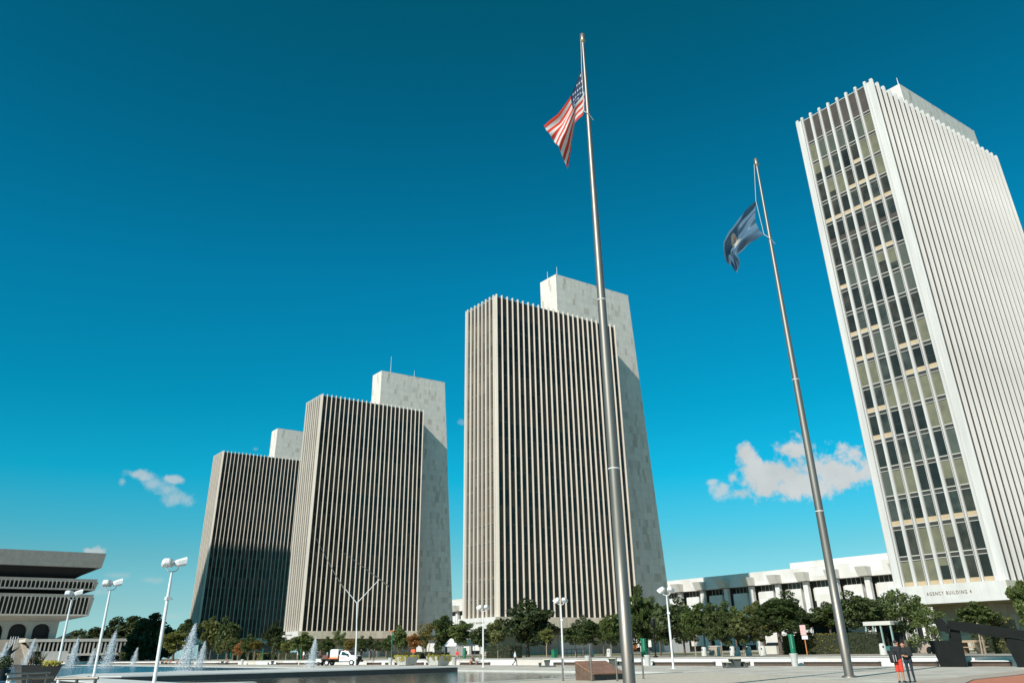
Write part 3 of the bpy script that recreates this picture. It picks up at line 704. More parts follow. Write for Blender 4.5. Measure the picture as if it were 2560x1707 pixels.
def flag(name,label,pole,o,s,top,bot,hoist,fly,mt_,wave,n=44,m_=36):
    """cloth sheet spanned between four measured edges, hung at the pole with real folds in depth"""
    cv=lambda L_: [(o[0]+a/s,o[1]+b_/s) for a,b_ in L_]
    top,bot,hoist,fly=[resample(cv(L_),k_) for L_,k_ in ((top,n),(bot,n),(hoist,m_),(fly,m_))]
    h=Vector((pole[0],pole[1],0)).normalized(); side=Vector((h.y,-h.x,0)); d0=h.dot(Vector((pole[0],pole[1],0)))
    V=[];UV=[]
    for j in range(m_+1):
        for i in range(n+1):
            a,b_=i/n,j/m_
            q=[]
            for c in (0,1):
                q.append((1-b_)*top[i][c]+b_*bot[i][c]+(1-a)*hoist[j][c]+a*fly[j][c]-((1-a)*(1-b_)*top[0][c]+a*(1-b_)*top[n][c]+(1-a)*b_*bot[0][c]+a*b_*bot[n][c]))
            d=ray(*q); p=d*(d0/d.dot(h)); p.z+=EYE
            f=wave(a,b_); p=p+h*f
            V.append(p); UV.append((a,b_))
    me=bpy.data.meshes.new(name); F=[(j*(n+1)+i,j*(n+1)+i+1,(j+1)*(n+1)+i+1,(j+1)*(n+1)+i) for j in range(m_) for i in range(n)]
    c0=V[0].copy(); me.from_pydata([tuple(p-c0) for p in V],[],F); me.materials.append(mt_)
    uv=me.uv_layers.new(name='UVMap')
    for poly in me.polygons:
        poly.use_smooth=True
        for li in poly.loop_indices: uv.data[li].uv=UV[me.loops[li].vertex_index]
    return link(name,me,None,c0,0,label,'flag'),V
f1,V1=flag('striped_flag','red and white striped flag with starred blue canton drooping beside the flagpole',P1,(1300,50),3.92,
  [(604,470),(560,590),(505,715),(440,820),(370,930),(290,1010),(240,1068)],
  [(628,900),(612,945),(560,985),(535,1015),(520,1090),(500,1200),(487,1280),(472,1340),(460,1402)],
  [(604,470),(620,560),(628,680),(631,800),(628,900)],
  [(240,1068),(262,1115),(330,1190),(385,1270),(430,1350),(460,1402)],uv_mat_flag_us(),
  lambda a,b_: .42*math.sin(3.2*a+5.2*b_)*a+.34*math.sin(9.5*(b_-.25*a)+.6)*a*(1-.2*a)+.10*math.sin(19*b_+6*a)*a)
f2,V2=flag('blue_flag','dark blue flag with a pale crest curling beside the right flagpole',P2,(1780,360),4.614,
  [(505,655),(400,755),(290,890),(195,1020),(140,1160),(135,1230),(150,1330),(172,1372)],
  [(600,1045),(470,1125),(400,1180),(345,1240),(290,1300),(325,1360),(335,1420),(305,1468)],
  [(505,655),(497,800),(502,900),(545,1000),(600,1045)],
  [(172,1372),(220,1415),(265,1450),(305,1468)],uv_mat_flag_blue(),
  lambda a,b_: .42*math.sin(6.5*b_-3.5*a+.4)*(.25+a)+.30*math.sin(12*b_+5*a)*(.25+.8*a)+.10*math.sin(21*b_-11*a)*(.4+.6*a)+.35*a*a*math.sin(5*b_+1.2)+.07*math.sin(24*b_-7*a)*(1-a*.5))
def halyard(pole_t,pole,pts):
    m_=MB(); 
    for a,b_ in zip(pts,pts[1:]): m_.tube(Vector(a)-Vector((*pole,0)),Vector(b_)-Vector((*pole,0)),.018,.018,rope_m,6)
    m_.build('halyard',pole_t)
halyard(pole1,P1,[(P1[0]-.16,P1[1]-.02,33.9),V1[0],V1[45*36],(P1[0]-.18,P1[1]-.2,V1[45*36].z-.3),(P1[0]+.22,P1[1]-.16,V1[45*36].z-.62)])
halyard(pole2,P2,[(P2[0]-.18,P2[1]+.08,33.9),V2[0],V2[45*36],(P2[0]-.2,P2[1]-.16,V2[45*36].z-.5),(P2[0]+.2,P2[1]-.2,V2[45*36].z-.85)])

# ------------------------------------------------------------------ twin-head floodlight lamps
def lamp(label,x,y,z0,rz,fork=6.0,heads=((-1,32,150),(1,18,75))):
    t=thing('floodlight_lamp',label,'street lamp',(x,y,z0),rz,group='white twin-head floodlight lamps')
    h=fork-z0
    MB().lathe([(.10,0),(.10,h*.5),(.075,h*.9),(.055,h)],white_p,14).build('pole',t)
    MB().lathe([(.2,0),(.2,.03),(.12,.05)],white_p,14).build('base_plate',t)
    pts=[(-.36,0,h+.42),(-.35,0,h+.2),(-.25,0,h+.07),(0,0,h),(.25,0,h+.07),(.35,0,h+.2),(.36,0,h+.42)]
    MB().path(pts,.032,white_p,8).build('yoke',t)
    for s_,tilt,yaw in heads:
        hd=MB(); X=Matrix.Translation((s_*.36,0,h+.52))@Matrix.Rotation(R(yaw),4,'Z')@Matrix.Rotation(R(tilt),4,'Y'); hd.x=X@Matrix.Scale(.86,4)
        prof=[]
        # rounded back, flaring to a wide open front along +x
        secs=[(-.30,.14,.10),(-.26,.22,.17),(-.12,.29,.22),(.08,.34,.24),(.34,.40,.27)]
        V=[]
        for (xx,hw,hh) in secs:
            for (a,b_) in ((-1,-.55),(-.8,-1),(.8,-1),(1,-.55),(1,.5),(.62,1),(-.62,1),(-1,.5)): V.append((xx+(.10 if b_>.4 and xx>.3 else 0),a*hw,b_*hh))
        F=[(j*8+i,j*8+(i+1)%8,(j+1)*8+(i+1)%8,(j+1)*8+i) for j in range(4) for i in range(8)]+[tuple(range(7,-1,-1))]
        hd.add(V,F,white_p); o=hd.build('lamp_head',t)
        ln=MB(); ln.x=X@Matrix.Scale(.86,4); ln.box(.33,.345,-.33,.33,-.2,.2,lens_m); ln.build('lens',o)
    if z0<.1 or y<60:
        MB().box(-.12,.16,-.12,.12,h*.74,h*.74+.16,white_p).tube((.14,0,h*.74+.08),(.34,.1,h*.74+.06),.015,.015,steel_d,6).build('camera_box',t)
    return t
lens_m=mat('floodlight_lens',(.16,.19,.19),.2)
for lb,x,y,z0,rz in (('white twin-head floodlight lamp in front of the middle tower sign',61.0,90.6,0,-35),('white twin-head floodlight lamp between the big round tree and the granite block',60.8,75.2,0,-40),
   ('white twin-head floodlight lamp just right of the taller flagpole',59.9,58.4,0,-45),('tallest white twin-head floodlight lamp, left of the farthest tower',13.6,52.4,.34,10),
   ('white twin-head floodlight lamp in front of the sloping-roof corner, second from the left',13.8,69.0,.34,5),('white twin-head floodlight lamp in front of the ribbed museum, leftmost',13.4,81.2,.34,5)):
    lamp(lb,x,y,z0,R(rz),heads=((-1,6,60),(1,-14,-8)) if z0 else ((-1,32,150),(1,18,75)))

# ------------------------------------------------------------------ kinetic sculpture: mast, two arms, two long tapering needles
t=thing('kinetic_sculpture','thin steel kinetic sculpture with a V of arms and two long needles','sculpture',(67.0,137.1,0))
o_=Vector((67.0,137.1,0))
def kp(x,y,z): return Vector((x,y,z))-o_
MB().tube((0,0,0),(-.1,.05,4.5),.17,.12,white_p,10).tube((-.1,.05,4.5),kp(66.66,137.27,9.4),.12,.09,white_p,10).build('mast',t)
MB().tube(kp(66.66,137.27,9.3),kp(64.35,138.4,12.03),.075,.06,white_p,8).build('arm',t)
MB().tube(kp(66.66,137.27,9.3),kp(69.9,135.68,13.06),.075,.06,white_p,8).build('arm',t)
MB().tube(kp(64.55,138.2,11.55),kp(63.0,139.0,13.9),.12,.075,steel,8).tube(kp(63.0,139.0,13.9),kp(59.57,140.75,19.9),.075,.02,steel,8).build('needle',t)
MB().tube(kp(71.35,134.96,11.9),kp(69.9,135.6,13.0),.11,.08,steel,8).tube(kp(69.9,135.6,13.0),kp(63.6,138.77,17.7),.08,.02,steel,8).build('needle',t)

# ------------------------------------------------------------------ black plate sculpture at the right
t=thing('plate_sculpture','large black flat-plate sculpture with a slanting beam and two splayed legs','sculpture',(68.6,36,0))
so_=Vector((68.6,36,0))
def plate(nm,pts,dx,th=.09):
    MB().slab([px(u,v,x=68.6+dx)-so_ for u,v in pts],(th,0,0),black_p).build(nm,t)
plate('leg',[(2320,1600),(2402,1600),(2408,1622),(2417,1668),(2352,1668),(2345,1650),(2338,1634),(2331,1634),(2329,1626),(2326,1633),(2320,1633),(2316,1627),(2316,1620),(2320,1615),(2327,1615)],0)
plate('neck',[(2374,1571),(2398,1574),(2404,1604),(2372,1604)],.12)
plate('beam',[(2368,1549.5),(2470,1562),(2560,1575.5),(2700,1594),(2700,1612),(2512,1591),(2400,1575.5),(2369,1571)],-.12)
plate('disc',[(2337,1549),(2341,1546.5),(2347,1545),(2353,1546),(2360,1552),(2366,1561),(2370,1572),(2371.5,1583),(2366,1582),(2361,1578),(2352,1577),(2345,1571),(2340,1563),(2336.5,1556)],-.3)
plate('leg',[(2508,1592),(2700,1612),(2720,1668),(2546,1668),(2533,1643),(2518,1614)],.02)
plate('flange',[(2404,1577),(2514,1592.5),(2512,1595),(2404,1579)],-.2,.3)

# ------------------------------------------------------------------ granite memorial block, bollards, railings
t=thing('memorial_block','red-brown granite memorial block with a sloping polished top','memorial',(35.4,41.0,0))
g=MB(); g.add([(0,0,.36),(2.5,0,.36),(2.5,1.7,1.02),(0,1.7,1.02),(0,.06,.30),(2.5,.06,.30),(2.5,1.7,.96),(0,1.7,.96)],[(0,1,2,3),(7,6,5,4),(0,4,5,1),(1,5,6,2),(2,6,7,3),(3,7,4,0)],granite); g.build('sloping_top',t)
g=MB(); g.slab([(.02,.09,0),(.02,1.68,0),(.02,1.68,.955),(.02,.09,.30)],(.14,0,0),granite_d); g.build('end_block',t)
g=MB(); g.slab([(.16,.14,0),(.16,1.68,0),(.16,1.68,.95),(.16,.14,.29)],(2.32,0,0),dark_stone); g.build('body',t)  # shade of the front face put into the body colour
eng=MB(); r_=random.Random(2)
for row in range(3):
    xx=.7
    while xx<1.8:
        w=r_.uniform(.06,.2); yy=1.25-row*.16; zz=.36+.66*yy/1.7+.004
        eng.add([(xx,yy,zz),(xx+w,yy,zz),(xx+w,yy+.05,zz+.0194),(xx,yy+.05,zz+.0194)],[(0,1,2,3)],granite_d); xx+=w+.07
eng.build('engraving',t)
b0=None
for lb,x,y in (('steel bollard left of the granite memorial block',34.5,42.75),('steel bollard in front of the granite block left end',34.9,40.6),('steel bollard tight left of the taller flagpole',35.6,39.2),('steel bollard standing right of the taller flagpole',39.2,40.8)):
    if b0 is None:
        b0=thing('bollard',lb,'bollard',(x,y,0),0,'slim steel bollards')
        MB().lathe([(.055,0),(.055,1.15),(.05,1.19),(.02,1.2)],steel,14).build('post',b0)
        MB().lathe([(.09,0),(.09,.02),(.06,.03)],steel_d,14).build('foot',b0)
    else: dup(b0,(x,y,0),0,lb)
MB_=MB().box(-.03,.03,-.03,.03,0,.75,steel_d).box(-.03,.25,-.03,.03,0,.03,steel_d)
tag(MB_.build('sign_stub',None,(39.0,43.0,0)),'short black steel stub post right behind the taller flagpole','post')
def rail(label,pts,z=1.05):
    """round handrail on posts through ground points"""
    t=thing('handrail',label,'railing',(*pts[0],0)); o=Vector((*pts[0],0))
    P=[Vector((*p,z))-o for p in pts]
    MB().path(P,.045,steel,10).build('top_rail',t)
    for a,b_ in zip(P,P[1:]):
        for f in (.06,.5,.94):
            q=a.lerp(b_,f); MB().tube((q.x,q.y,0),(q.x,q.y,z-.03),.05,.05,white_p if f==.06 else steel_d,8).build('post',t)
def rp_(u,v,z): p=px(u,v,z=z); return (p.x,p.y)
rail('steel handrail at the bottom left, the farther of two',[rp_(15.5,1684,1.05),rp_(125,1679.5,1.05)])
rail('steel handrail at the bottom left, the nearer one',[rp_(18,1696,1.05),rp_(133,1692,1.05)])
rail('steel handrail crossing in front of the second lamp from the left',[rp_(141,1695.5,1.05),rp_(246,1694,1.05)])

# ------------------------------------------------------------------ picnic tables, bins, planters
def picnic():
    t=thing('picnic_table','','picnic table',group='dark concrete picnic tables with benches')
    MB().bevbox(-.95,.95,-.40,.40,.70,.78,pic_top,.02).build('table_top',t)
    for s_ in (-1,1): MB().slab([(s_*.55-.14,-.28,.10),(s_*.55+.14,-.28,.10),(s_*.55+.14,.28,.10),(s_*.55-.14,.28,.10)],(0,0,.05),pic_con).prism([(s_*.55-.14,-.2),(s_*.55+.14,-.2),(s_*.55+.14,.2),(s_*.55-.14,.2)],.1,.70,pic_con,top=[(s_*.55-.26,-.34),(s_*.55+.26,-.34),(s_*.55+.26,.34),(s_*.55-.26,.34)]).build('pedestal',t)
    for s_ in (-1,1):
        MB().bevbox(-.95,.95,s_*.82-.16,s_*.82+.16,.42,.48,pic_top,.015).build('seat',t)
        for q in (-1,1): MB().prism([(q*.6-.10,s_*.82-.1),(q*.6+.10,s_*.82-.1),(q*.6+.10,s_*.82+.1),(q*.6-.10,s_*.82+.1)],0,.42,pic_con,top=[(q*.6-.17,s_*.82-.14),(q*.6+.17,s_*.82-.14),(q*.6+.17,s_*.82+.14),(q*.6-.17,s_*.82+.14)]).build('leg',t)
    MB().box(-.75,.75,-.9,.9,0,.10,pic_con).build('foot_beam',t)
    return t
tb=picnic()
TB=[('dark concrete picnic table standing in the open, right of the third lamp',63.8,54.6,60),('dark concrete picnic table right of the walking man',63.5,81.4,50),('dark concrete picnic table half hidden behind the granite block',69.0,76.6,55),
    ('dark concrete picnic table behind the tall jet, the farther left one',69.3,211,70),('dark concrete picnic table by the pool near the small hedge, with a low sun glint',69.0,179,70),
    ('dark concrete picnic table just right of the farthest pool jets',69.3,262,70)]
for i,(lb,x,y,rz) in enumerate(TB):
    o=tb if i==0 else dup(tb,(x,y,0),R(rz)); o.location=(x,y,0); o.rotation_euler[2]=R(rz); o['label']=lb
def conc_bin():
    t=thing('litter_bin','','bin',group='pale concrete litter bins')
    MB().lathe([(.36,0),(.33,.5),(.29,.92),(.25,.95)],bin_con,16).build('body',t)
    MB().box(-.335,-.24,-.07,.07,.62,.82,dark_in).build('slot',t)
    MB().lathe([(.27,.95),(.27,.99),(.2,1.02)],bin_con,16).build('lid',t)
    return t
bn=conc_bin()
BN=[('pale concrete bin behind the tan tree trunk, first right of the tower piers',1760,86,.72),('pale concrete bin beside the beige low wall, second from the tower piers',1799,86,.72),('pale concrete bin, left one of a touching pair',1831,86,.72),('pale concrete bin, right one of a touching pair with dark slot',1843,84,.72),
    ('pale concrete bin with a dark band behind the leaning stake',1871,86,.72),('pale concrete bin with a dark slot just left of the parked dark car',1907,84,.72),('pale concrete bin left of the two bins seen over the granite block',1478,88,.72),('pale concrete bin right of the two seen over the granite block',1522,88,.72),('pale concrete bin beside the tall green sign pylon',1618,84,.72),
    ('pale concrete bin with a dark slot in front of the park shelter',2208,82,.72)]
for i,(lb,u,x,z) in enumerate(BN):
    y=yat(u,x); o=bn if i==0 else dup(bn,(x,y,z),R(-20+7*i)); o.location=(x,y,z); o['label']=lb
def steel_bin(label,u,x=69.6):
    t=thing('steel_litter_bin',label,'bin',(x,yat(u,x),0),group='tapering steel litter bins')
    MB().lathe([(.27,0),(.30,.5),(.36,.98),(.38,1.02),(.34,1.04)],mat_bin,14).build('body',t)
    MB().lathe([(.36,1.03),(.30,1.05)],steel_d,14).build('lid',t)
mat_bin=mat('bin_steel',(.50,.49,.46),.5,n=.12,nscale=6,nstretch=(3,3,.2))
for lb,u in (('tapering steel bin beside the bench, just right of the taller flagpole',1617),('tapering steel bin in front of the green leaning pylon',1982),('tapering pale bin behind the granite block bollard',1468),('tapering pale bin right of the right flower planter',1136),('tapering pale bin left of the left planter by the green pole',977),('tapering pale bin by the far beige wall inset',609)):
    steel_bin(lb,u)
pl_m=mat('planter_concrete',(.47,.455,.42),.8,n=.12,nscale=3)
def leaves(m_,c,r,n,s,mt_,rng,flat=1.):
    for _ in range(n):
        while True:
            p=Vector((rng.uniform(-1,1),rng.uniform(-1,1),rng.uniform(-1,1)))
            if p.length<1: break
        q=Vector(c)+Vector((p.x*r[0],p.y*r[1],p.z*r[2]))
        a=Vector((rng.gauss(0,1),rng.gauss(0,1),rng.gauss(0,flat))).normalized(); b_=a.orthogonal().normalized()
        if rng.random()<.5: b_=a.cross(b_)
        k_=s*rng.uniform(.6,1.3)
        m_.add([q-a*k_,q+b_*k_*.55,q+a*k_,q-b_*k_*.55],[(0,1,2,3)],mt_)
def planter(label,x,y,rz,s=1.0,seed=1,sparse=False):
    t=thing('flower_planter',label,'planter',(x,y,0),rz,group='square tapered concrete flower planters')
    h=1.18*s; a,b_=.95*s,1.28*s
    sq=lambda k_: [(-k_,-k_),(k_,-k_),(k_,k_),(-k_,k_)]
    MB().prism(sq(a),.06,h,pl_m,top=sq(b_)).build('tub',t)
    MB().prism(sq(a*.85),0,.07,dark_in).build('foot',t)
    r_=random.Random(seed); m_=MB()
    for i in range(9 if sparse else 26):
        ang=r_.uniform(0,6.28); k_=b_*.95; c=(r_.uniform(-.1,.9)*k_,-k_*r_.uniform(.75,1),h+.05) if sparse else (max(-k_,min(k_,1.4*k_*math.cos(ang))),max(-k_,min(k_,1.4*k_*math.sin(ang))),h+.05)
        leaves(m_,c,(.3,.3,.18),45,.07,L_FLOWER,r_)
    for i in range(0 if sparse else 9):
        ang=r_.uniform(2.6,5.4); k_=b_*1.0; c=(max(-k_,min(k_,1.5*k_*math.cos(ang))),max(-k_,min(k_,1.5*k_*math.sin(ang))),h-.25*r_.random()-.15)
        leaves(m_,c,(.18,.18,.3),50,.07,L_FLOWER,r_)
    m_.build('flowers',t)
    m_=MB()
    for i in range(10):
        bx,by=r_.uniform(-.5,.5),r_.uniform(-.5,.5); hh=r_.uniform(.4,1.0)
        for k_ in range(5): m_.tube((bx,by,h),(bx+r_.uniform(-.35,.35),by+r_.uniform(-.35,.35),h+hh*r_.uniform(.7,1)),.03,.005,L_DARK if i%2 else fl_br,4,False)
    m_.build('spiky_plant',t)
    return t
    return t
fl_br=leaf_mat('brown_grass',(.06,.035,.02),(.2,.13,.07))
planter('concrete planter overflowing with yellow flowers, left of the two behind the walkway end',67.3,120.5,R(10),1.0,1)
planter('concrete planter overflowing with yellow flowers, right of the two behind the walkway end',66.3,109.6,R(10),1.0,2)
o=planter('shade-darkened planter with yellow flowers in front of the museum stair',px(98,1650,y=61).x,61,R(3),.86,3,True); o.location.z=.34
for c_ in o.children:
    if c_.name.startswith('tub'): c_.data=c_.data.copy(); c_.data.materials[0]=dark_stone  # tub recoloured dark to stand for its shaded side
# orange sign boards near the planters
for lb,u,v0,v1,w,c_ in (('orange sign board on a post behind the left flower planter',1033,1624,1633,1.5,(.75,.12,.05)),):
    y=yat(u,72.5); t=thing('orange_sign',lb,'sign',(72.5,y,.72))
    MB().box(-.03,.03,-w*.45,w*.45,1.0,1.45,cl(c_)).build('board',t); MB().tube((0,.1,0),(0,.1,1.0),.04,.04,wood,6).build('post',t)
# ------------------------------------------------------------------ trees
CROWN={}
def crown_mesh(shape,lm):
    """unit crown (radius 1, half height 1): leaf clumps through the volume, gaps between, ragged outline"""
    key=(shape,lm.name)
    if key in CROWN: return CROWN[key]
    r=random.Random(100+shape); m_=MB()
    dens,leaf=[(46,.085),(46,.085),(52,.08),(40,.09),(26,.085)][shape%5]
    lobes=[(Vector((r.uniform(-.45,.45),r.uniform(-.45,.45),r.uniform(-.5,.5))),r.uniform(.45,.62)) for _ in range(6)]+[(Vector((0,0,.1)),.72)]
    for k_ in range(dens):
        c,rad=lobes[k_%7]
        d=Vector((r.gauss(0,1),r.gauss(0,1),r.gauss(0,1))).normalized()
        p=c+d*rad*(r.random()**.28)
        cr=r.uniform(.15,.27)
        leaves(m_,p,(cr,cr,cr*.8),165 if shape%5!=4 else 100,leaf*.62,lm,r)
    # inner mass so that the heart of the crown is not see-through
    if shape%5!=4: leaves(m_,(0,0,0),(.62,.62,.7),420,.15,lm,r)
    CROWN[key]=m_.mesh('crown'); return CROWN[key]
TRUNK={}
def trunk_mesh(kind):
    if kind in TRUNK: return TRUNK[kind]
    r=random.Random(5); m_=MB(); mt_=bark_l if kind=='young' else bark
    r0=.05 if kind=='young' else .16
    m_.tube((0,0,-.05),(.02,.01,.62),r0*1.15,r0*.8,mt_,8); m_.tube((.02,.01,.62),(0,.02,1.25),r0*.8,r0*.45,mt_,8)
    for i in range(6):
        a=i*1.05+r.uniform(-.2,.2); z=r.uniform(.55,.85)
        m_.tube((.02,.01,z),(.42*math.cos(a),.42*math.sin(a),z+r.uniform(.3,.5)),r0*.42,r0*.12,mt_,6)
    TRUNK[kind]=m_.mesh('trunk'); return TRUNK[kind]
rt_=random.Random(21)
def tree(label,x,y,top,bot,rad,lm,kind='mature',shape=None,gz=.72,group='trees on the terrace along the towers',stake=False,lean=0):
    t=thing('tree',label,'tree',(x,y,gz),rt_.uniform(0,6.28),group)
    z0,z1=bot-gz,top-gz; h=(z1-z0)/2
    sh=rt_.randrange(4) if shape is None else shape
    c=link('crown',crown_mesh(sh,lm),t,(0,0,z0+h)); c.scale=(rad*1.36,rad*1.36,h*1.16)
    k_=link('trunk',trunk_mesh(kind),t,(0,0,0)); hs=z0+h*.5; k_.scale=(max(1,rad*.55),max(1,rad*.55),hs)
    if stake: MB().tube((.16,.05,0),(.2,.06,min(1.6,z0+.2)),.035,.03,wood,6).build('stake',t)
    return t
G_,D_,O_,Y_,A_=L_GREEN,L_DARK,L_OLIVE,L_YELLOW,L_ORANGE
TREES=[ # label, x, y, top, crown bottom, radius, leaf, kind
('broad olive-green tree at the left end of the tree row, nearest the dark hedge',80,291,9,2.8,4.3,O_,'mature'),
('tall dark tree over the olive one, against the shaded foot of the farthest tower',95,332,13.6,4.4,4.6,G_,'mature'),
('rounded olive tree in front of the farthest tower, left of two',92,293,13,3.4,3.1,O_,'mature'),
('rounded dark tree in front of the farthest tower, right of two',92,276,12,3.3,3.5,G_,'mature'),
('slim green sapling under the two rounded dark trees, first from the left',78,241.5,6,2.4,1.3,G_,'young'),
('yellow-green sapling under the two rounded dark trees',78,235,6.6,2.6,1.7,O_,'young'),
('dull green sapling left of the small orange tree',78,230,5.8,2.5,1.5,D_,'young'),
('small orange-leaved sapling between the far towers',78,226.3,4.9,2.1,1.3,A_,'young'),
('upright green sapling right of the small orange one',78,219,6.3,2.6,1.6,G_,'young'),
('low yellow-green sapling with spreading branches between the far towers',78,214.5,5,2.8,1.7,Y_,'young'),
('tall narrow dark tree at the left corner of the second tower',92,239.7,9.8,3.9,2.5,D_,'mature'),
('dark green sapling in front of the tall narrow tree',78,199.2,5.6,2.5,1.8,D_,'young'),
('small olive sapling left of the jet in front of the second tower',78,194.8,4.9,2.2,1.6,O_,'young'),
('wide green tree under the left corner of the second tower',80,190,6,2.2,2.6,G_,'mature'),
('compact green sapling behind the short jet',78,173.2,4.8,2,1.3,G_,'young'),
('open-branched green sapling above the white truck bed',84,180.7,6.5,2.6,1.6,G_,'young'),
('yellowing sapling above the white truck cab',78,162.9,4.4,2.5,1.0,Y_,'young'),
('dark rounded sapling right of the thin sculpture mast',78,158,4.6,2,1.2,D_,'young'),
('dark narrow sapling under the second tower, second right of the mast',84,165.8,4.7,2.3,1.1,D_,'young'),
('smallest dark sapling under the middle of the second tower',84,162.5,4.1,2.2,.9,D_,'young'),
('green sapling left of the tall round-topped one by the second tower',78,147.4,4.4,2.1,1.1,G_,'young'),
('tall two-tier green sapling near the right end of the second tower',78,142.8,5.9,2.3,1.5,G_,'young'),
('orange and russet sapling above the left flower planter',78,137.3,4.6,2.2,1.2,A_,'young'),
('dark tree hidden between the orange sapling and the thick-trunked tree',90,154.8,5.1,2.4,1.2,D_,'mature'),
('yellowing open tree at the foot of the second tower core',80,135.5,6.4,2.7,1.5,Y_,'young'),
('large green tree with a thick dark trunk behind the right flower planter',90,146.2,7.7,2,2.6,G_,'mature'),
('green tree over the white canopy tent',84,131.9,6.4,2.7,1.8,G_,'young'),
('dark green tree over the left end of the long hedge',84,125.6,5.6,2.4,1.9,D_,'young'),
('olive-green sapling with a tan stake in front of the long hedge',77,110.5,5.8,2.4,1.4,O_,'young'),
('biggest dark rounded tree with a forked trunk, in front of the middle tower',95,127.2,9.5,2.5,4.1,D_,'mature'),
('slender russet-tipped tree at the right edge of the biggest rounded tree',84,107.7,4.6,2.7,1.0,O_,'young'),
('flat-topped dark tree right of the white tower pier',84,101,5,2.4,1.8,D_,'young'),
('green sapling with a leaning stake right of the flat-topped tree',77,89.6,5.5,2.4,1.6,G_,'young'),
('green tree just left of the taller flagpole',77,85.5,5.9,2.3,1.5,G_,'young'),
('tallest bushy tree, just right of the taller flagpole',84,87.2,8.9,2.2,2.2,G_,'mature'),
('dark spreading tree behind the third lamp',84,81.9,7.2,2.4,2.4,D_,'mature'),
('green tree between the third lamp and the shaded porch',80,74.2,6.6,2.6,1.7,G_,'young'),
('dark green rounded tree in front of the blue-shaded porch',80,70.1,6.5,2.1,1.8,D_,'young'),
('lower light green tree above the nearer picnic table',77,64.3,5.1,2.1,1.7,O_,'young'),
('broad green tree left of the right flagpole',90,69.7,7.3,3.1,2.9,G_,'mature'),
('small dark tree behind the yellowing hedge, left of the right flagpole',97,69.9,5.3,3.6,1.5,D_,'young'),
('green tree behind the right flagpole',98,68.0,6.4,3.7,1.8,G_,'mature'),
('dark bushy tree right of the right flagpole',98,63.0,7.3,3.5,2.4,D_,'mature'),
('open sparse tree under the corner of the nearest tower',95,56.5,7.4,1.7,2.6,G_,'mature'),
('sparse tree directly behind the black plate sculpture',90,50.2,5.1,1.9,1.6,G_,'mature'),
('pale green tree over the black slanting beam',82,41.4,4.9,2.9,1.6,G_,'young'),
('tree cut off by the right edge of the picture',78,34.9,6.1,2.7,1.2,G_,'young')]
EX=[('full green tree behind the first tree right of the taller flagpole',1640,98,1497,34),('full olive tree between two front trees, left of the shaded porch',1700,97,1512,30),('green back-row tree in front of the shaded porch',1765,98,1520,30),('green back-row tree at the right side of the porch',1830,98,1518,32),('olive back-row tree above the pale bins',1895,100,1505,36),
 ('tall green back-row tree behind the broad tree',1985,101,1500,34),('green back-row tree above the left end of the yellowing hedge',2050,101,1518,30),('back-row tree hiding behind the right flagpole',2110,102,1505,34),('dark back-row tree right of the bushy one',2205,103,1500,38),('tall open back-row tree touching the tower base corner',2262,104,1480,40),
 ('sparse back-row tree left of the black disc',2300,104,1505,32),('dark back-row tree by the tower pier',1560,97,1540,24),('back-row tree right of the tower pier',1505,96,1552,24),('back-row tree behind the flat-topped dark tree',1455,96,1556,22)]
for n_,(lb,u,x,vt,hw) in enumerate(EX):
    q=px(u,vt,x=x); d=Vector((q.x,q.y,0)).dot(Vector((fw.x,fw.y,0)).normalized())*math.cos(PITCH)
    TREES.append((lb,x,q.y,q.z,3.6 if u>1900 else 2.6,hw*d/FPX*.85,(G_,O_,D_)[n_%3],'mature'))
for i,(lb,x,y,a,b_,r_,lm,kd) in enumerate(TREES):
    sp = 4 if ('sparse' in lb or 'open' in lb) else None
    tree(lb,x,y,a,b_,r_,lm,kd,sp,stake=(kd=='young'))
# dark trees by the museum ramp and trees on the far skyline
FT=[('tall black-green conifer-like tree right of the colonnaded building',px(385,1600,y=385).x,385,17.5,.8,7.0,D_),('dark rounded tree at the right end of the colonnaded building',px(352,1600,y=400).x,400,15,.8,6.0,D_),
    ('dark low tree in front of the end of the colonnade',px(330,1620,y=425).x,425,8.0,.4,4.2,D_),('dark tree below the leftmost big terrace tree',px(408,1600,y=360).x,360,12,.6,5.0,D_),('small dark shrub-like tree in front of the colonnade columns',px(273,1620,y=432).x,432,7.0,.4,2.2,D_)]
for lb,x,y,a,b_,r_,lm in FT: tree(lb,x,y,a,b_,r_,lm,'mature',None,0,'dark trees by the colonnaded building')
SK=[(160,13,10),(212,17,9),(230,15,10),(262,17,13),(285,22,11),(305,18,11),(325,23,12),(345,21,12),(365,22,12)]
SKL=['far skyline tree at the right foot of the museum','far skyline tree right of the pyramid roof','far low skyline tree beside the second lamp','far skyline tree just right of the second lamp','far domed skyline tree, highest above the colonnade','far skyline tree over the middle of the colonnade','far skyline tree over the right part of the colonnade','far skyline tree behind the colonnade corner','far skyline tree left of the tallest left lamp']
for (u,h,r_),lb in zip(SK,SKL):
    p=px(u,1600,y=560); tree(lb,p.x,560,h,1,r_,D_,'mature',None,0,'trees on the far skyline')
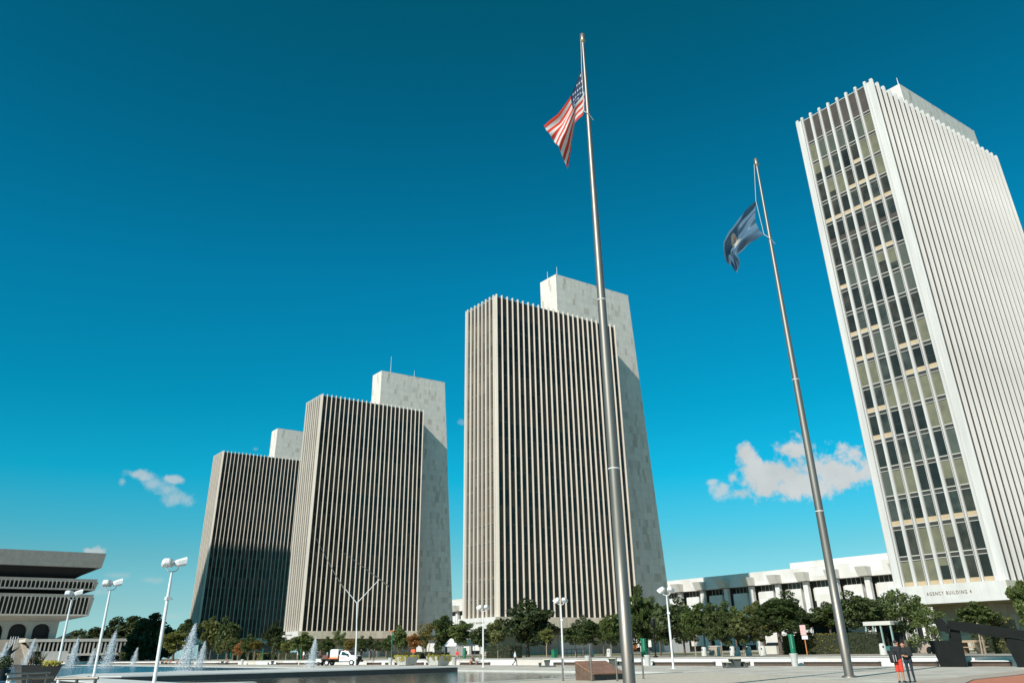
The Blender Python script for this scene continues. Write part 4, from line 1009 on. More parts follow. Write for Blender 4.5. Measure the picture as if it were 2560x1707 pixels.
# hedges
def hedge(label,x,y0,y1,z1,w=1.6,lm=L_HEDGE,gz=.72,seed=1):
    t=thing('hedge',label,'hedge',(x,y0,gz),group='clipped hedges on the terrace'); r=random.Random(seed); m_=MB()
    n=int((y1-y0)*z1*70)+200
    for _ in range(min(n,5200)):
        f=r.random(); 
        p=[r.uniform(0,w),r.uniform(0,y1-y0),r.uniform(0,z1)]
        side=r.random()
        if side<.45: p[0]=r.uniform(-.06,.1)
        elif side<.7: p[2]=z1+r.uniform(-.1,.07)
        elif side<.85: p[1]=r.choice((0,y1-y0))+r.uniform(-.06,.06)
        leaves(m_,p,(.08,.08,.08),1,.10,lm,r)
    m_.build('foliage',t)
    MB().box(.12,w-.1,.12,y1-y0-.12,0,z1-.12,hedge_in).build('core',t)
hedge_in=mat('hedge_inner',(.022,.028,.012),.95,n=.3,nscale=4)
hedge('long yellowing clipped hedge left of the right flagpole',93,yat(2105,93),yat(2012,93),2.15,2.5,L_HEDGE_Y,seed=2)
hedge('dark clipped hedge right of the right flagpole',92,yat(2200,92),yat(2106,92),2.15,2.5,L_HEDGE,seed=3)
hedge('short yellowing hedge block left of the leaning green pylon',93,yat(1978,93),yat(1956,93),2.2,2.2,L_HEDGE_Y,seed=4)
hedge('dark narrow hedge block between the leaning pylon and the long hedge',94,yat(2010,94),yat(1990,94),2.5,2.4,L_HEDGE_Y,seed=5)
hedge('long dark hedge behind the middle lamp, left of the walking man',82,yat(1275,82),yat(1213,82),1.75,2.5,L_HEDGE,seed=6)
hedge('low dark hedge behind the two flower planters',84,yat(1102,84),yat(968,84),1.05,2,L_HEDGE,seed=7)
hedge('dark hedge between the far tables, with a clipped light green end',84,yat(765,84),yat(665,84),1.5,2,L_HEDGE,seed=8)
hedge('short light green clipped hedge in front of the far hedge',83,yat(661,83),yat(643,83),1.5,2,L_HEDGE_Y,seed=9)
hedge('dark hedge right of the pink-topped sitter',83,yat(640,83),yat(584,83),1.9,2,L_HEDGE,seed=10)
hedge('yellow-green shrub mass seen under the black beam',84,yat(2528,84),yat(2482,84),2.9,2.5,L_HEDGE_Y,seed=12)
hedge('dark hedge behind the nearest tower sign, under the beam',92,yat(2500,92),yat(2432,92),2.3,2.5,L_HEDGE,seed=13)

# ------------------------------------------------------------------ fountains
fm=bpy.data.materials.new('water_spray'); fm.use_nodes=True; N3,L3=fm.node_tree.nodes,fm.node_tree.links; b=N3['Principled BSDF']; b.inputs['Base Color'].default_value=(.82,.85,.86,1); b.inputs['Roughness'].default_value=.3
tr=N3.new('ShaderNodeBsdfTranslucent'); tr.inputs[0].default_value=(.82,.86,.88,1); tp=N3.new('ShaderNodeBsdfTransparent'); ms=N3.new('ShaderNodeMixShader'); ms.inputs[0].default_value=.45; L3.new(b.outputs[0],ms.inputs[1]); L3.new(tr.outputs[0],ms.inputs[2])
m4=N3.new('ShaderNodeMixShader'); m4.inputs[0].default_value=.34; L3.new(ms.outputs[0],m4.inputs[1]); L3.new(tp.outputs[0],m4.inputs[2]); L3.new(m4.outputs[0],N3['Material Output'].inputs[0])
def fountain(label,x,y,h,seed,wide=.27):
    t=thing('fountain_jet',label,'fountain',(x,y,-.09),group='white fountain jets in the pool'); r=random.Random(seed); m_=MB()
    s=h/7.
    def drop(p,k_):
        a=Vector((r.gauss(0,1),r.gauss(0,1),r.gauss(0,1))).normalized(); b_=a.orthogonal().normalized(); p=Vector(p)
        m_.add([p+a*k_,p+b_*k_,p-a*k_*.6-b_*k_*.5],[(0,1,2)],fm)
    for _ in range(1400):          # rising core
        f=r.random(); drop((r.gauss(0,.012*h*(.5+f)),r.gauss(0,.012*h*(.5+f)),f*h*.97),.075*s+.01)
    cl_=[]
    for _ in range(150):
        f=r.random()**.75; sp=wide*h*(.10+.75*f); cl_.append((f,r.gauss(-.11*h*f,sp*.5),r.gauss(0,sp*.5),h*(1-f)))
    for _ in range(2200):
        f,x_,y_,z_=r.choice(cl_); q_=.035*h*(.3+f); drop((x_+r.gauss(0,q_),y_+r.gauss(0,q_),max(.05,z_+r.gauss(0,q_*2.2))),(.07+.09*r.random())*s)
    for _ in range(1500):          # falling veil, drifting down-wind towards -x
        f=r.random()**.8; z=h*(1-f)*1.0; sp=wide*h*(.12+.75*f)
        drop((r.gauss(-.11*h*f,sp*.55),r.gauss(0,sp*.55),max(.05,z+r.gauss(0,.05*h))),(.10+.06*r.random())*s)
    m_.build('spray',t)
    sp=MB()
    for _ in range(500):
        a=r.uniform(0,6.28); q=abs(r.gauss(0,.22*h)); 
        p=Vector((q*math.cos(a)-.06*h,q*math.sin(a),.03)); k_=.12*s+.03
        sp.add([p+Vector((k_,0,0)),p+Vector((0,k_,.05)),p+Vector((-k_,0,0))],[(0,1,2)],fm)
    sp.build('splash',t)
def fpos(u,v): p=px(u,v,z=-.09); return p.x,p.y
for i,(lb,u,v,vt) in enumerate([('tall leaning jet between the two left lamps and the tallest lamp',273,1669,1598),('short jet at the left end of the sitting people',336,1664,1628),('tallest broad jet in front of the olive tree',472,1676.5,1583),('narrow jet right of the tallest one',504,1666.5,1617),('jet in front of the white truck tail',783,1669.5,1611),
    ('small jet behind the second lamp from the left',229,1663,1629),('pale jet behind the second white lamp pole',182,1668,1610),('spreading jet left of the sloping parapet',72,1667,1612),('jet at the left picture edge beside the star-shaped sculpture',4,1668,1618)]):
    x,y=fpos(u,v); d=Vector((x,y,0)).dot(Vector((fw.x,fw.y,0)).normalized()); h=(v-vt)*d*math.cos(PITCH)*1.12/FPX/1.0
    fountain(lb,x,y,h,50+i)

# ------------------------------------------------------------------ star-shaped sculpture, lattice masts, far-left details
sp_=px(24,1660,z=0); f_=300/math.hypot(sp_.x,sp_.y) if math.hypot(sp_.x,sp_.y)>300 else 1
t=thing('star_sculpture','black spiky star-shaped sculpture in front of the beige stair','sculpture',(px(20,1640,y=300).x-1.5,300,0))
m_=MB()
def spk(a,b_,w): m_.add([(a[0]-w,a[1]-w*.6,a[2]),(a[0]+w,a[1]-w*.6,a[2]),(a[0],a[1]+w,a[2]-w*.3),b_],[(0,1,3),(1,2,3),(2,0,3),(2,1,0)],black_p)
for tip in ((2.2,0,6.3),(4.1,.5,5.2),(-2.2,0,2.6),(.9,-.3,-.1),(2.9,.2,-.1),(-.6,.4,4.2)): spk((1.2,0,3.2),tip,.85)
m_.build('body',t)
for lb,u,uu in (('slim lattice mast above the black star sculpture, left one of two',21,31),('slim lattice mast above the black star sculpture, right one of two',33,43)):
    t=thing('lattice_mast',lb,'mast',(0,0,0)); m_=MB(); a,b_=px(u,1625,y=318),px(uu,1590,y=318)
    w=.35
    top=px(uu,1590,y=318); x_=top.x; z_=top.z; t.location=(x_,318,0)
    for sx_ in (-w,w):
        for sy_ in (-w,w): m_.tube((sx_,sy_,0),(sx_,sy_,z_),.05,.05,white_p,5)
    k_=0
    while k_<z_-1: m_.tube((-w,-w,k_),(w,-w,k_+1),.03,.03,white_p,4).tube((w,w,k_),(-w,w,k_+1),.03,.03,white_p,4); k_+=1
    m_.build('lattice',t)
t=thing('dark_planter_shrub','dark flower tub at the bottom left corner','planter',(px(3,1690,z=.34).x,px(3,1690,z=.34).y,0)); r_=random.Random(4)
MB().lathe([(.5,0),(.7,.9)],dark_stone,12).build('tub',t); m_=MB(); leaves(m_,(0,0,1.4),(.75,.75,.6),700,.09,L_DARK,r_); m_.build('shrub',t)

# ------------------------------------------------------------------ terrace furniture
def pylon(label,u,x,z,w,dep=.35):
    t=thing('green_pylon',label,'sign pylon',(x,yat(u,x),.72),R(0),group='tall green information pylons')
    MB().bevbox(-dep/2,dep/2,-w/2,w/2,0,z,green_p,.02).build('panel',t)
    d=MB()
    for i in range(7): d.ball((-dep/2-.005,-w*.25,z*.93-i*.19),(.015,.035,.05),white_p,6,4)
    d.build('dots',t)
pylon('tall green pylon with a column of white dots, right of the taller flagpole',1610,83,2.15,.75)
pylon('tall green pylon with white dots beside the yellowing hedge',1983,80,2.05,.45)
pylon('green pylon slab near the white canopy tent',1161,82,1.55,.55)
t=thing('green_bin','dark green bin against the white tower pier','bin',(82,yat(1386,82),.72)); MB().bevbox(-.35,.35,-.3,.3,0,.95,green_p,.03).build('body',t); MB().bevbox(-.37,.37,-.32,.32,.95,1.05,green_p,.02).build('lid',t)
for lb,u,h in (('slim green post with an orange cap by the left planter',979,4.2),('slim closed green parasol beside the far picnic table',578,1.9),('slim closed green parasol left of it by the tree stake',566,1.9),('slim green post at the end of the far hedge',658,2.2),('slim green post behind the far sitters in white',753,2.4)):
    t=thing('green_post',lb,'post',(73.5,yat(u,73.5),.72),group='slim green posts on the terrace edge')
    MB().lathe([(.09,0),(.09,.06),(.06,.1),(.06,h*.55),(.13,h*.6),(.05,h)],green_p,10).build('pole',t)
    if h>4: MB().lathe([(.1,h),(.5,h+.08),(.1,h+.25)],cl((.6,.18,.05)),10).build('cap',t)
t=thing('black_lamp_post','black lamp post with a lantern, left of the third white lamp','street lamp',(75.5,yat(1638,75.5),.72))
MB().lathe([(.28,0),(.26,.12),(.12,.2),(.09,.5),(.08,3.0),(.07,3.1)],black_p,12).build('post',t); MB().lathe([(.1,3.1),(.24,3.25),(.3,3.75),(.14,3.95),(.04,4.1)],black_p,12).build('lantern',t)
t=thing('canopy_tent','white canopy tent under the trees by the right flower planter','tent',(86,yat(1149,86),.72))
MB().add([(-2,-2,2.1),(2,-2,2.1),(2,2,2.1),(-2,2,2.1),(-1.2,-1.2,3.1),(1.2,-1.2,3.1),(1.2,1.2,3.1),(-1.2,1.2,3.1),(-2,-2,1.85),(2,-2,1.85),(2,2,1.85),(-2,2,1.85)],[(0,1,5,4),(1,2,6,5),(2,3,7,6),(3,0,4,7),(4,5,6,7),(8,9,1,0),(9,10,2,1),(10,11,3,2),(11,8,0,3)],white_p).build('canopy',t)
for a in (-1.9,1.9):
    for c in (-1.9,1.9): MB().tube((a,c,0),(a,c,2.1),.04,.04,white_p,6).build('leg',t)
# park shelter with a stone slab roof
t=thing('park_shelter','open park shelter with stone slab roof and pale slanting posts','shelter',(94,yat(2222,94),.72)); k_=1.0
MB().bevbox(-1.4,1.4,-1.7,1.7,2.85,3.25,concrete_l,.03).build('roof',t)
for y_ in (-1.5,-.2,.3,1.5): MB().prism([(-1.2,y_-.07),(-1.05,y_-.07),(-1.05,y_+.07),(-1.2,y_+.07)],0,2.85,mat_tl,top=[(-1.0,y_-.05),(-.9,y_-.05),(-.9,y_+.05),(-1.0,y_+.05)]).build('post',t) if False else None
tealm=mat('teal_glass_post',(.30,.40,.36),.3)
for y_ in (-1.55,-.35,.6,1.5): MB().box(-1.3,-1.12,y_-.07,y_+.07,0,2.85,tealm).build('post',t)
MB().box(.9,1.1,-1.6,1.6,0,2.85,dark_in).build('back_wall',t); MB().box(-1.25,-1.2,-1.4,1.4,.3,.75,mat('teal_panel',(.05,.16,.15),.4)).build('front_panel',t)
# low stone wall right of it, tan low walls by the porch
for lb,x,u0,u1,z0,z1 in (('low pinkish stone wall behind the couple',97,2330,2262,.72,1.75),('low tan stone wall between two bins',92,1797,1772,.72,1.75)):
    t=thing('low_wall',lb,'wall',(x,0,0)); MB().box(0,.5,yat(u0,x),yat(u1,x),z0,z1,basewall_m).build('body',t); MB().box(-.06,.56,yat(u0,x)-.03,yat(u1,x)+.03,z1,z1+.1,cop_m).build('coping',t)
t=thing('entrance_kiosk','white flat-roofed kiosk behind the right flagpole','kiosk',(100,yat(2092,100),.72)); MB().box(-1,3,-3.2,3.2,3.3,4.2,marble).build('roof',t); MB().box(-.2,2.6,-2.8,2.8,0,3.3,carglass).build('glazing',t)
t=thing('pink_sign','small pink and white sign on an orange post in front of the hedge','sign',(89,yat(2016,89),.72)); MB().box(-.04,.0,-.38,.38,2.05,3.1,cl((.68,.42,.40))).build('board',t); MB().box(-.05,.0,-.5,.3,1.6,2.0,white_p).build('plate',t); MB().tube((.05,0,0),(.05,0,3),.06,.06,cl((.6,.2,.06)),8).build('post',t)
t=thing('picnic_bench','tan wooden picnic bench under the black beam','picnic table',(90,yat(2430,90),.72)); MB().bevbox(-.8,.8,-1.1,1.1,.95,1.15,wood,.02).build('table_top',t)
for s_ in (-1,1): MB().bevbox(-1.5*.9 if s_<0 else .95,-.95 if s_<0 else 1.35,-1.1,1.1,.5,.58,wood,.02).build('seat',t); MB().box(-.9,.9,s_*.8-.06,s_*.8+.06,0,.95,wood).build('leg',t)
t=thing('tan_stake','pale tan wooden stake under the black beam','post',(74.5,yat(2458,74.5),.72)); MB().tube((0,.15,0),(0,-.05,2.4),.06,.05,wood,8).build('post',t)
# cars parked behind the terrace
def car(label,x,y,z,rz,colr):
    p=mat('car_paint',colr,.25,spec=.6); t=thing('parked_car',label,'car',(x,y,z),rz,group='dark cars parked behind the terrace')
    b_=MB(); prof=[(-2.2,.3),(2.2,.3),(2.25,.62),(2.1,.82),(1.1,.93),(.45,1.38),(-1.15,1.42),(-1.9,.98),(-2.2,.9)]
    b_.slab([(a,-.85,c) for a,c in prof],(0,1.7,0),p); b_.build('body',t)
    w=MB(); w.slab([(.98,-.865,.94),(.42,-.865,1.32),(-1.1,-.865,1.36),(-1.7,-.865,.96)],(0,1.73,0),carglass); w.build('window',t)
    for a in (-1.35,1.35):
        for c in (-.78,.78):
            q=MB(); q.tube((a,c-.1,.32),(a,c+.1,.32),.32,.32,rubber,14); o=q.build('wheel',t); MB().tube((a,c-.105,.32),(a,c+.105,.32),.18,.18,steel,10).build('rim',o)
    for c in (-.6,.6): MB().box(2.2,2.26,c-.18,c+.18,.58,.72,white_p).build('headlight',t)
car('dark parked car with white windscreen glint behind the pale bins',108,yat(1936,108),.76,R(205),(.012,.014,.016))
car('dark parked car in the shade left of the hedge block',109,yat(1955,109),.76,R(205),(.01,.012,.016))
tag(MB().box(-.5,.5,-1.5,1.5,.02,1.0,concrete_l).build('planter_box',None,(100,yat(1925,100),.72)),'small stone box in front of the dark parked car','planter')
t=thing('orange_shrub','orange-red flowering shrub just right of the taller flagpole','shrub',(88,yat(1580,88),.72)); m_=MB(); leaves(m_,(0,0,1.25),(.7,.9,.5),420,.12,leaf_mat('red_flower',(.35,.05,.02),(.6,.25,.08)),r_); m_.build('foliage',t); MB().tube((0,0,0),(0,0,1.0),.06,.04,bark,6).build('stem',t)
t=thing('black_handrail','black metal handrail in front of the tower pier','railing',(84,0,.72))
ya,yb=yat(1466,84),yat(1405,84)
m_=MB(); m_.tube((0,ya,1.05),(0,yb,1.05),.03,.03,black_p,6).tube((0,ya,.55),(0,yb,.55),.025,.025,black_p,6).build('rails',t)
for i in range(6): MB().tube((0,ya+(yb-ya)*i/5,0),(0,ya+(yb-ya)*i/5,1.05),.03,.03,black_p,6).build('post',t)

# ------------------------------------------------------------------ white utility truck
t=thing('utility_truck','white utility truck with a black flatbed and an orange-striped tank','truck',(66.4,141.3,0),math.atan2(-.8,.6))
wp=mat('truck_white_paint',(.72,.73,.73),.3,n=.03,nscale=1)
c=MB(); cab=[(0.15,.62),(3.3,.62),(3.35,1.05),(3.28,1.38),(2.2,1.52),(1.55,2.12),(.35,2.15),(.15,1.5)]
def taper(mb,prof,w0,w1,zs,m__):
    n=len(prof); v=[(a,-(w0 if z<zs else w1),z) for a,z in prof]+[(a,(w0 if z<zs else w1),z) for a,z in prof]
    mb.add(v,[tuple(range(n)),tuple(range(2*n-1,n-1,-1))]+[(i,n+i,n+(i+1)%n,(i+1)%n) for i in range(n)],m__)
taper(c,cab,1.02,.86,1.6,wp); c.build('cab',t)
for s_ in (-1,1): 
    w=MB(); w.slab([(.45,s_*.985,1.50),(1.75,s_*.985,1.50),(1.42,s_*.875,2.02),(.5,s_*.875,2.02)],(0,s_*.02,0),carglass); o=w.build('side_window',t)
    MB().box(.35,1.75,s_*1.02-.015,s_*1.02+.015,.75,1.44,wp).build('door',t)
    MB().box(.45,1.25,s_*1.04-.006,s_*1.04+.006,1.0,1.3,cl((.75,.45,.42))).build('door_emblem',t)
    MB().bevbox(1.6,1.8,s_*1.2-.12,s_*1.2+.12,1.42,1.75,black_p,.02).build('wing_mirror',t)
w=MB(); w.slab([(2.17,-.90,1.55),(2.17,.90,1.55),(1.60,.80,2.06),(1.60,-.80,2.06)],(.03,0,.03),carglass); w.build('windscreen',t)
g=MB(); g.box(3.33,3.45,-.72,.72,.80,1.32,black_p); g.build('grille',t); MB().bevbox(3.3,3.62,-1.03,1.03,.48,.78,black_p,.04).build('bumper',t)
for s_ in (-1,1): MB().box(3.3,3.42,s_*.88-.13,s_*.88+.13,.95,1.28,white_p).build('headlight',t)
MB().box(3.62,3.635,-.16,.16,.55,.70,cl((.7,.42,.06))).build('number_plate',t)
MB().bevbox(.6,1.0,-.35,.35,2.15,2.27,cl((.8,.36,.06)),.03).build('beacon',t)
MB().box(-3.3,.1,-1.02,1.02,.82,1.0,black_p).box(-3.3,3.2,-.4,.4,.5,.8,black_p).build('flatbed',t)
MB().box(-.02,.06,-1.0,1.0,1.0,2.1,black_p).build('headboard',t)
tk=MB(); tk.bevbox(-1.75,-.15,-.9,.9,1.0,2.42,wp,.12); tk.build('tank',t)
fl=MB()
for s_ in (-1,1):
    for i in range(7): 
        x=-1.65+i*.22; hh=.35+.28*((i*37)%5)/4
        fl.add([(x,s_*.905,1.02),(x+.22,s_*.905,1.02),(x+.11,s_*.905,1.02+hh)],[(0,1,2)],cl((.8,.25,.05)))
fl.build('orange_flame_stripe',t)
MB().box(-1.9,-.1,-.95,.95,1.0,1.14,cl((.75,.2,.05))).build('tank_base',t)
MB().box(-3.2,-2.2,-.7,.7,1.0,1.55,cl((.18,.07,.05))).tube((-2.7,0,1.5),(-2.7,0,2.0),.09,.09,cl((.5,.5,.48)),8).build('pump_gear',t)
MB().box(-4.4,-3.3,-.75,.75,.55,1.0,white_p).build('tail_box',t)
for a in (-2.15,2.45):
    for s_ in (-1,1):
        q=MB(); q.tube((a,s_*.92-.14,.43),(a,s_*.92+.14,.43),.43,.43,rubber,18); o=q.build('wheel',t); MB().tube((a,s_*.92-.15,.43),(a,s_*.92+.15,.43),.25,.25,white_p,14).build('rim',o)
for a in (-3.9,): 
    for s_ in (-1,1): MB().tube((a,s_*.7-.1,.3),(a,s_*.7+.1,.3),.3,.3,rubber,14).build('wheel',t)
# ------------------------------------------------------------------ people
def person(label,loc,rz,joints,H=1.75,top=(.3,.3,.3),pants=(.05,.05,.06),skin=skin_a,shoe=(.02,.02,.02),sleeve='long',shorts=False,hair=True,vox=.03,fingers=False,hairlen=0,group=None):
    """one continuous skin: tapered limbs fused by a voxel remesh, coloured by body region"""
    J={k_:Vector(v) for k_,v in joints.items()}
    S=[]
    def seg(a,b_,ra,rb,m__): S.append((Vector(a),Vector(b_),ra,rb,m__))
    T,P_,SH=cl(top),cl(pants),cl(shoe)
    pel,ch,nk,hd=J['pelvis'],J['chest'],J['neck'],J['head']
    side=(J['sr']-J['sl']).normalized()
    for s_ in (-1,1):
        seg(pel+side*.075*s_,ch+side*.095*s_,.115,.115,T); seg(pel+side*.08*s_,pel+side*.085*s_-Vector((0,0,.06)),.115,.115,P_)
    seg(ch,nk-Vector((0,0,.06)),.10,.075,T); seg(J['sl'],J['sr'],.075,.075,T)
    seg(nk-Vector((0,0,.05)),hd-Vector((0,0,.04)),.055,.05,skin)
    face=J.get('face',Vector((0,1,0))).normalized()
    seg(hd+Vector((0,0,.025))-face*.01,hd+Vector((0,0,.055))-face*.02,.092,.088,skin); seg(hd-Vector((0,0,.06))+face*.03,hd-Vector((0,0,.02))+face*.02,.058,.07,skin)
    seg(hd+face*.085-Vector((0,0,.005)),hd+face*.112-Vector((0,0,.022)),.012,.016,skin)
    fs=face.cross(Vector((0,0,1)))
    for s_ in (-1,1): seg(hd+fs*.088*s_-Vector((0,0,.01)),hd+fs*.093*s_+Vector((0,0,.02)),.018,.02,skin)
    for s_ in 'lr':
        sh,el,wr=J['s'+s_],J['e'+s_],J['w'+s_]
        seg(sh,el,.062,.047,T); 
        if sleeve=='short': seg(sh.lerp(el,.6),el,.05,.045,skin)
        seg(el,wr,.045,.032,T if sleeve=='long' else skin)
        d=(wr-el).normalized(); hdir=J.get('h'+s_,d).normalized(); pc=wr+hdir*.05
        seg(wr,wr+hdir*.085,.032,.036,skin)
        o_=hdir.orthogonal().normalized(); ac=hdir.cross(o_)
        if fingers:
            for i,(off,ln) in enumerate(((-.03,.062),(-.011,.072),(.010,.068),(.029,.055))):
                b0=wr+hdir*.088+ac*off; k1=b0+hdir*ln*.5+o_*.006; k2=k1+hdir*ln*.35+o_*.022
                seg(b0,k1,.0095,.009,skin); seg(k1,k2,.009,.008,skin)
            seg(wr+hdir*.03+ac*-.03,wr+hdir*.075+ac*-.058+o_*.01,.012,.010,skin)
        else: seg(pc,wr+hdir*.14,.032,.02,skin)
        hp,kn,an=J['p'+s_],J['k'+s_],J['a'+s_]
        seg(hp,kn,.088 if not shorts else .10,.06 if not shorts else .085,P_)
        if shorts: seg(hp.lerp(kn,.85),kn,.062,.056,skin)
        seg(kn,kn.lerp(an,.35),.055,.056,skin if shorts else P_); seg(kn.lerp(an,.35),an,.056,.038,skin if shorts else P_)
        td=J.get('t'+s_,Vector((0,1,0))).normalized()
        seg(an-Vector((0,0,.03))-td*.05,an-Vector((0,0,.045))+td*.10,.042,.04,SH); seg(an-Vector((0,0,.045))+td*.10,an-Vector((0,0,.052))+td*.16,.04,.032,SH)
    m_=MB()
    for a,b_,ra,rb,_ in S:
        if (b_-a).length>1e-4: m_.tube(a,b_,ra,rb,skin,12,True,False)
        m_.ball(a,(ra,ra,ra),skin,12,8); m_.ball(b_,(rb,rb,rb),skin,12,8)
    me=m_.mesh('tmp'); o=bpy.data.objects.new('tmp',me); COL.objects.link(o)
    md=o.modifiers.new('r','REMESH'); md.mode='VOXEL'; md.voxel_size=vox
    sm_=o.modifiers.new('s','SMOOTH'); sm_.factor=.5; sm_.iterations=2 if fingers else 3
    dg=bpy.context.evaluated_depsgraph_get(); dg.update()
    body=bpy.data.meshes.new_from_object(o.evaluated_get(dg)); bpy.data.objects.remove(o); bpy.data.meshes.remove(me)
    body.name='body'; body.materials.clear()
    ms_=[]; 
    for s_ in S:
        if s_[4] not in ms_: ms_.append(s_[4])
    for x in ms_: body.materials.append(x)
    C_=np.empty(len(body.polygons)*3); body.polygons.foreach_get('center',C_); C_=C_.reshape(-1,3)
    best=np.full(len(C_),9e9); idx=np.zeros(len(C_),int)
    for a,b_,ra,rb,mm in S:
        A=np.array(a);D=np.array(b_-a); l2=max(1e-9,D@D); tt=np.clip(((C_-A)@D)/l2,0,1)
        dist=np.linalg.norm(C_-(A+tt[:,None]*D),axis=1)-(ra+(rb-ra)*tt)
        w=dist<best; best[w]=dist[w]; idx[w]=ms_.index(mm)
    body.polygons.foreach_set('material_index',idx.tolist()); body.polygons.foreach_set('use_smooth',[True]*len(C_)); body.update()
    t=thing('person',label,'person',loc,rz,group); t.scale=(H/1.75,)*3
    link('body',body,t)
    if hair:
        hm=MB(); hm.ball(tuple(hd+Vector((0,0,.06))-face*.03),(.098,.098,.085),hair_m,14,8)
        if hairlen: hm.tube(hd-face*.07+Vector((0,0,.03)),hd-face*.09-Vector((0,0,hairlen)),.075,.05,hair_m,10)
        hm.build('hair',t)
    if fingers:
        e=MB()
        for s_ in (-1,1): e.ball(tuple(hd+face*.088+fs*.034*s_+Vector((0,0,.022))),(.011,.011,.008),hair_m,8,5)
        e.build('eyes',t); 
        q=hd+face*.093-Vector((0,0,.058)); MB().ball(tuple(q),(.022,.022,.006),cl((.4,.12,.1)),8,4).build('mouth',t)
    return t
def stand(**k_):
    J=dict(pelvis=(0,0,.95),chest=(0,-.01,1.30),neck=(0,0,1.48),head=(0,.02,1.62),sl=(-.17,0,1.42),sr=(.17,0,1.42),el=(-.23,-.02,1.13),er=(.23,-.02,1.13),wl=(-.24,.06,.88),wr=(.24,.06,.88),
       pl=(-.09,0,.90),pr=(.09,0,.90),kl=(-.10,.02,.50),kr=(.10,.02,.50),al=(-.11,-.02,.09),ar=(.11,-.02,.09)); J.update(k_); return J
WALK=stand(kl=(-.09,.20,.54),al=(-.09,.22,.12),kr=(.09,-.02,.50),ar=(.09,-.36,.20),el=(-.22,-.10,1.15),wl=(-.22,-.05,.90),er=(.22,.06,1.15),wr=(.20,.22,.95))
SIT=stand(pelvis=(0,0,.52),chest=(0,.02,.86),neck=(0,.05,1.03),head=(0,.08,1.17),sl=(-.17,.03,.97),sr=(.17,.03,.97),el=(-.22,.08,.70),er=(.22,.08,.70),wl=(-.10,.30,.60),wr=(.10,.30,.60),pl=(-.09,0,.49),pr=(.09,0,.49),kl=(-.11,.42,.49),kr=(.11,.42,.49),al=(-.11,.44,.09),ar=(.11,.44,.09))
BENT=dict(SIT); BENT.update(chest=(0,.20,.80),neck=(0,.36,.88),head=(0,.46,.94),sl=(-.17,.32,.86),sr=(.17,.32,.86),el=(-.2,.42,.62),er=(.2,.42,.62),wl=(-.08,.52,.40),wr=(.08,.52,.40))
p=px(1288,1664,z=0)
person('person in a pale blue shirt and dark trousers walking by the pool',(p.x,p.y,0),R(-115),WALK,1.76,(.50,.60,.68),(.06,.028,.024),skin_a,(.08,.03,.02),'short')
SITL=[('person in a dark top with bare legs sitting on the bench right of the planters',1182,SIT,(.06,.04,.035),(.45,.20,.10),skin_a,'short',True,78),('person in a white shirt leaning forward on the bench',1197,BENT,(.75,.75,.74),(.3,.28,.25),skin_a,'short',False,80),
 ('person in pink sitting far off, leftmost of the bench row',411,BENT,(.62,.16,.22),(.5,.14,.16),skin_a,'long',False,85),('person in yellow-orange sitting far off on the bench row',421,SIT,(.62,.30,.06),(.03,.03,.03),skin_a,'long',False,85),('person in red sitting far off, partly hidden on the bench row',430,SIT,(.5,.08,.05),(.3,.3,.3),skin_a,'long',False,85),('person with bare arms raised, rightmost of the far sitting row',449,SIT,(.60,.24,.13),(.25,.05,.04),skin_a,'short',False,85),
 ('person in a pink-red top sitting behind the far picnic table',572,SIT,(.55,.14,.12),(.1,.1,.1),skin_a,'long',False,85)]
for lb,u,J,tp_,pt,sk,sl_,sh_,rz in SITL:
    y=yat(u,70.6); person(lb,(70.62,y,0),R(rz),J,1.72,tp_,pt,sk,(.05,.04,.04),sl_,sh_,vox=.035)
ST=[('person in a white top standing on the terrace left of the jet, first of two',745,73,.72,(.72,.70,.66),(.6,.55,.5)),('person in a white top and red shorts standing on the terrace left of the jet',760,73,.72,(.72,.70,.68),(.4,.1,.08)),('person in dark brown reading on the terrace behind the truck tail',801,73,.72,(.14,.06,.045),(.06,.04,.04)),
 ('person in black standing behind the white truck bonnet',903,73,.72,(.02,.02,.022),(.02,.02,.022)),('person in dark clothes standing right of the truck, left one of a pair',927,74,.72,(.05,.05,.05),(.05,.045,.04)),('person in dark clothes standing right of the truck, right one of a pair',936,74,.72,(.03,.03,.03),(.05,.04,.03)),
 ('person in a red shirt standing on the terrace beside the green slab pylon',1143,74,.3,(.6,.06,.04),(.3,.3,.3))]
for i,(lb,u,x,z,tp_,pt) in enumerate(ST):
    person(lb,(x,yat(u,x),z),R(60+40*i),stand(),1.72,tp_,pt,skin_a,vox=.035)
# the couple: his arm is round her shoulders, their heads touch, seen from behind at an angle
cpx=px(2262,1706,z=0); vd=Vector((cpx.x,cpx.y,0)).normalized(); rside=Vector((vd.y,-vd.x,0))
A=cpx-rside*.10; Bp=cpx+rside*.33+vd*.05
rzv=math.atan2(vd.y,vd.x)-math.pi/2      # local +y = away from the camera
Jm=stand(head=(.075,.05,1.60),face=(.75,.55,-.25),neck=(.03,.01,1.48),chest=(.0,0,1.30),er=(.36,.10,1.26),wr=(.44,.30,1.18),hr=(.6,.5,-.2),el=(-.20,.12,1.15),wl=(.12,.28,1.10),hl=(.8,.3,.1),kl=(-.10,.03,.50),kr=(.085,.01,.50),al=(-.10,-.03,.09),ar=(.10,.02,.09),tl=(-.3,1,0),tr=(.5,1,0))
person('person in a black shirt and red shorts, a backpack on, hugging another person',(A.x,A.y,0),rzv,Jm,1.80,(.014,.015,.018),(.62,.055,.03),skin_a,(.03,.03,.03),'short',True,vox=.0115,fingers=True)
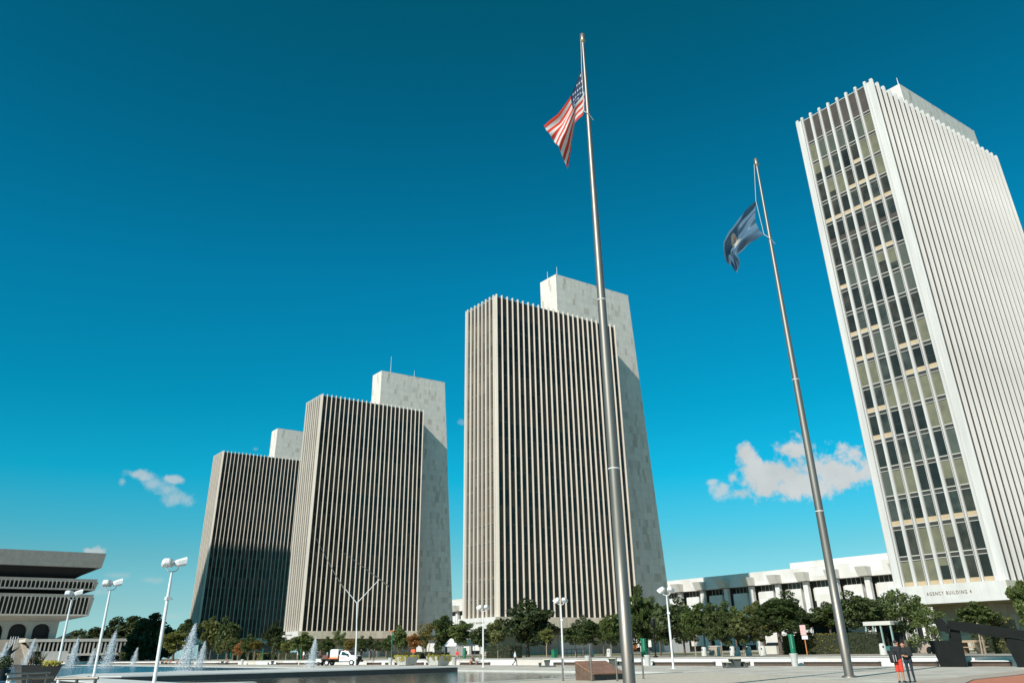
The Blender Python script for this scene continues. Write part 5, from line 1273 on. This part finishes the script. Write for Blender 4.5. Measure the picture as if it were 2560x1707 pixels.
Jw=stand(head=(-.10,.02,1.56),face=(-.15,-.75,-.15),neck=(-.05,0,1.46),chest=(-.01,0,1.29),el=(-.26,-.10,1.14),wl=(-.10,-.26,1.12),hl=(-.9,-.1,.15),er=(.22,-.06,1.14),wr=(.02,-.25,1.10),hr=(-1,-.1,.0),kl=(-.09,-.02,.50),kr=(.10,-.03,.50),al=(-.08,.0,.09),ar=(.13,.0,.09),tl=(-.3,-1,0),tr=(.4,-1,0))
person('person in black clothes and dark jeans, arms folded, hugged by the one in red shorts',(Bp.x,Bp.y,0),rzv,Jw,1.76,(.013,.014,.014),(.014,.022,.034),skin_a,(.02,.02,.02),'long',False,vox=.0115,fingers=True,hairlen=.1)
t=thing('backpack','black backpack with pale grey stripes worn by the person in red shorts','backpack',(A.x-rside.x*.17-vd.x*.12,A.y-rside.y*.17-vd.y*.12,1.05),rzv+R(18))
bm_=MB(); V=[];
for z,w,d in ((-.22,.13,.08),(-.18,.17,.13),(.0,.185,.15),(.18,.17,.13),(.27,.13,.09),(.30,.07,.04)):
    V.append([(w*math.cos(a)*(1 if abs(math.cos(a))<.9 else 1),-.0+d*math.sin(a),z) for a in [2*math.pi*i/16 for i in range(16)]])
vv=[p_ for r__ in V for p_ in r__]; bm_.add(vv,[(j*16+i,j*16+(i+1)%16,(j+1)*16+(i+1)%16,(j+1)*16+i) for j in range(5) for i in range(16)],cl((.012,.012,.013)),True); bm_.add(V[0],[tuple(range(15,-1,-1))],cl((.012,.012,.013))); bm_.add(V[-1],[tuple(range(16))],cl((.012,.012,.013)))
bm_.build('bag',t)
st_=MB()
for xa in (-.05,.06): st_.slab([(xa,-.135,-.16),(xa+.03,-.135,-.16),(xa+.012,-.16,.12),(xa-.018,-.16,.12)],(0,-.02,0),cl((.42,.42,.40)))
st_.build('stripe',t)
st_=MB(); st_.path([(-.1,.08,.26),(-.1,.24,.30),(-.09,.26,.1),(-.1,.12,-.16)],.022,cl((.012,.012,.013)),6); st_.build('strap',t)
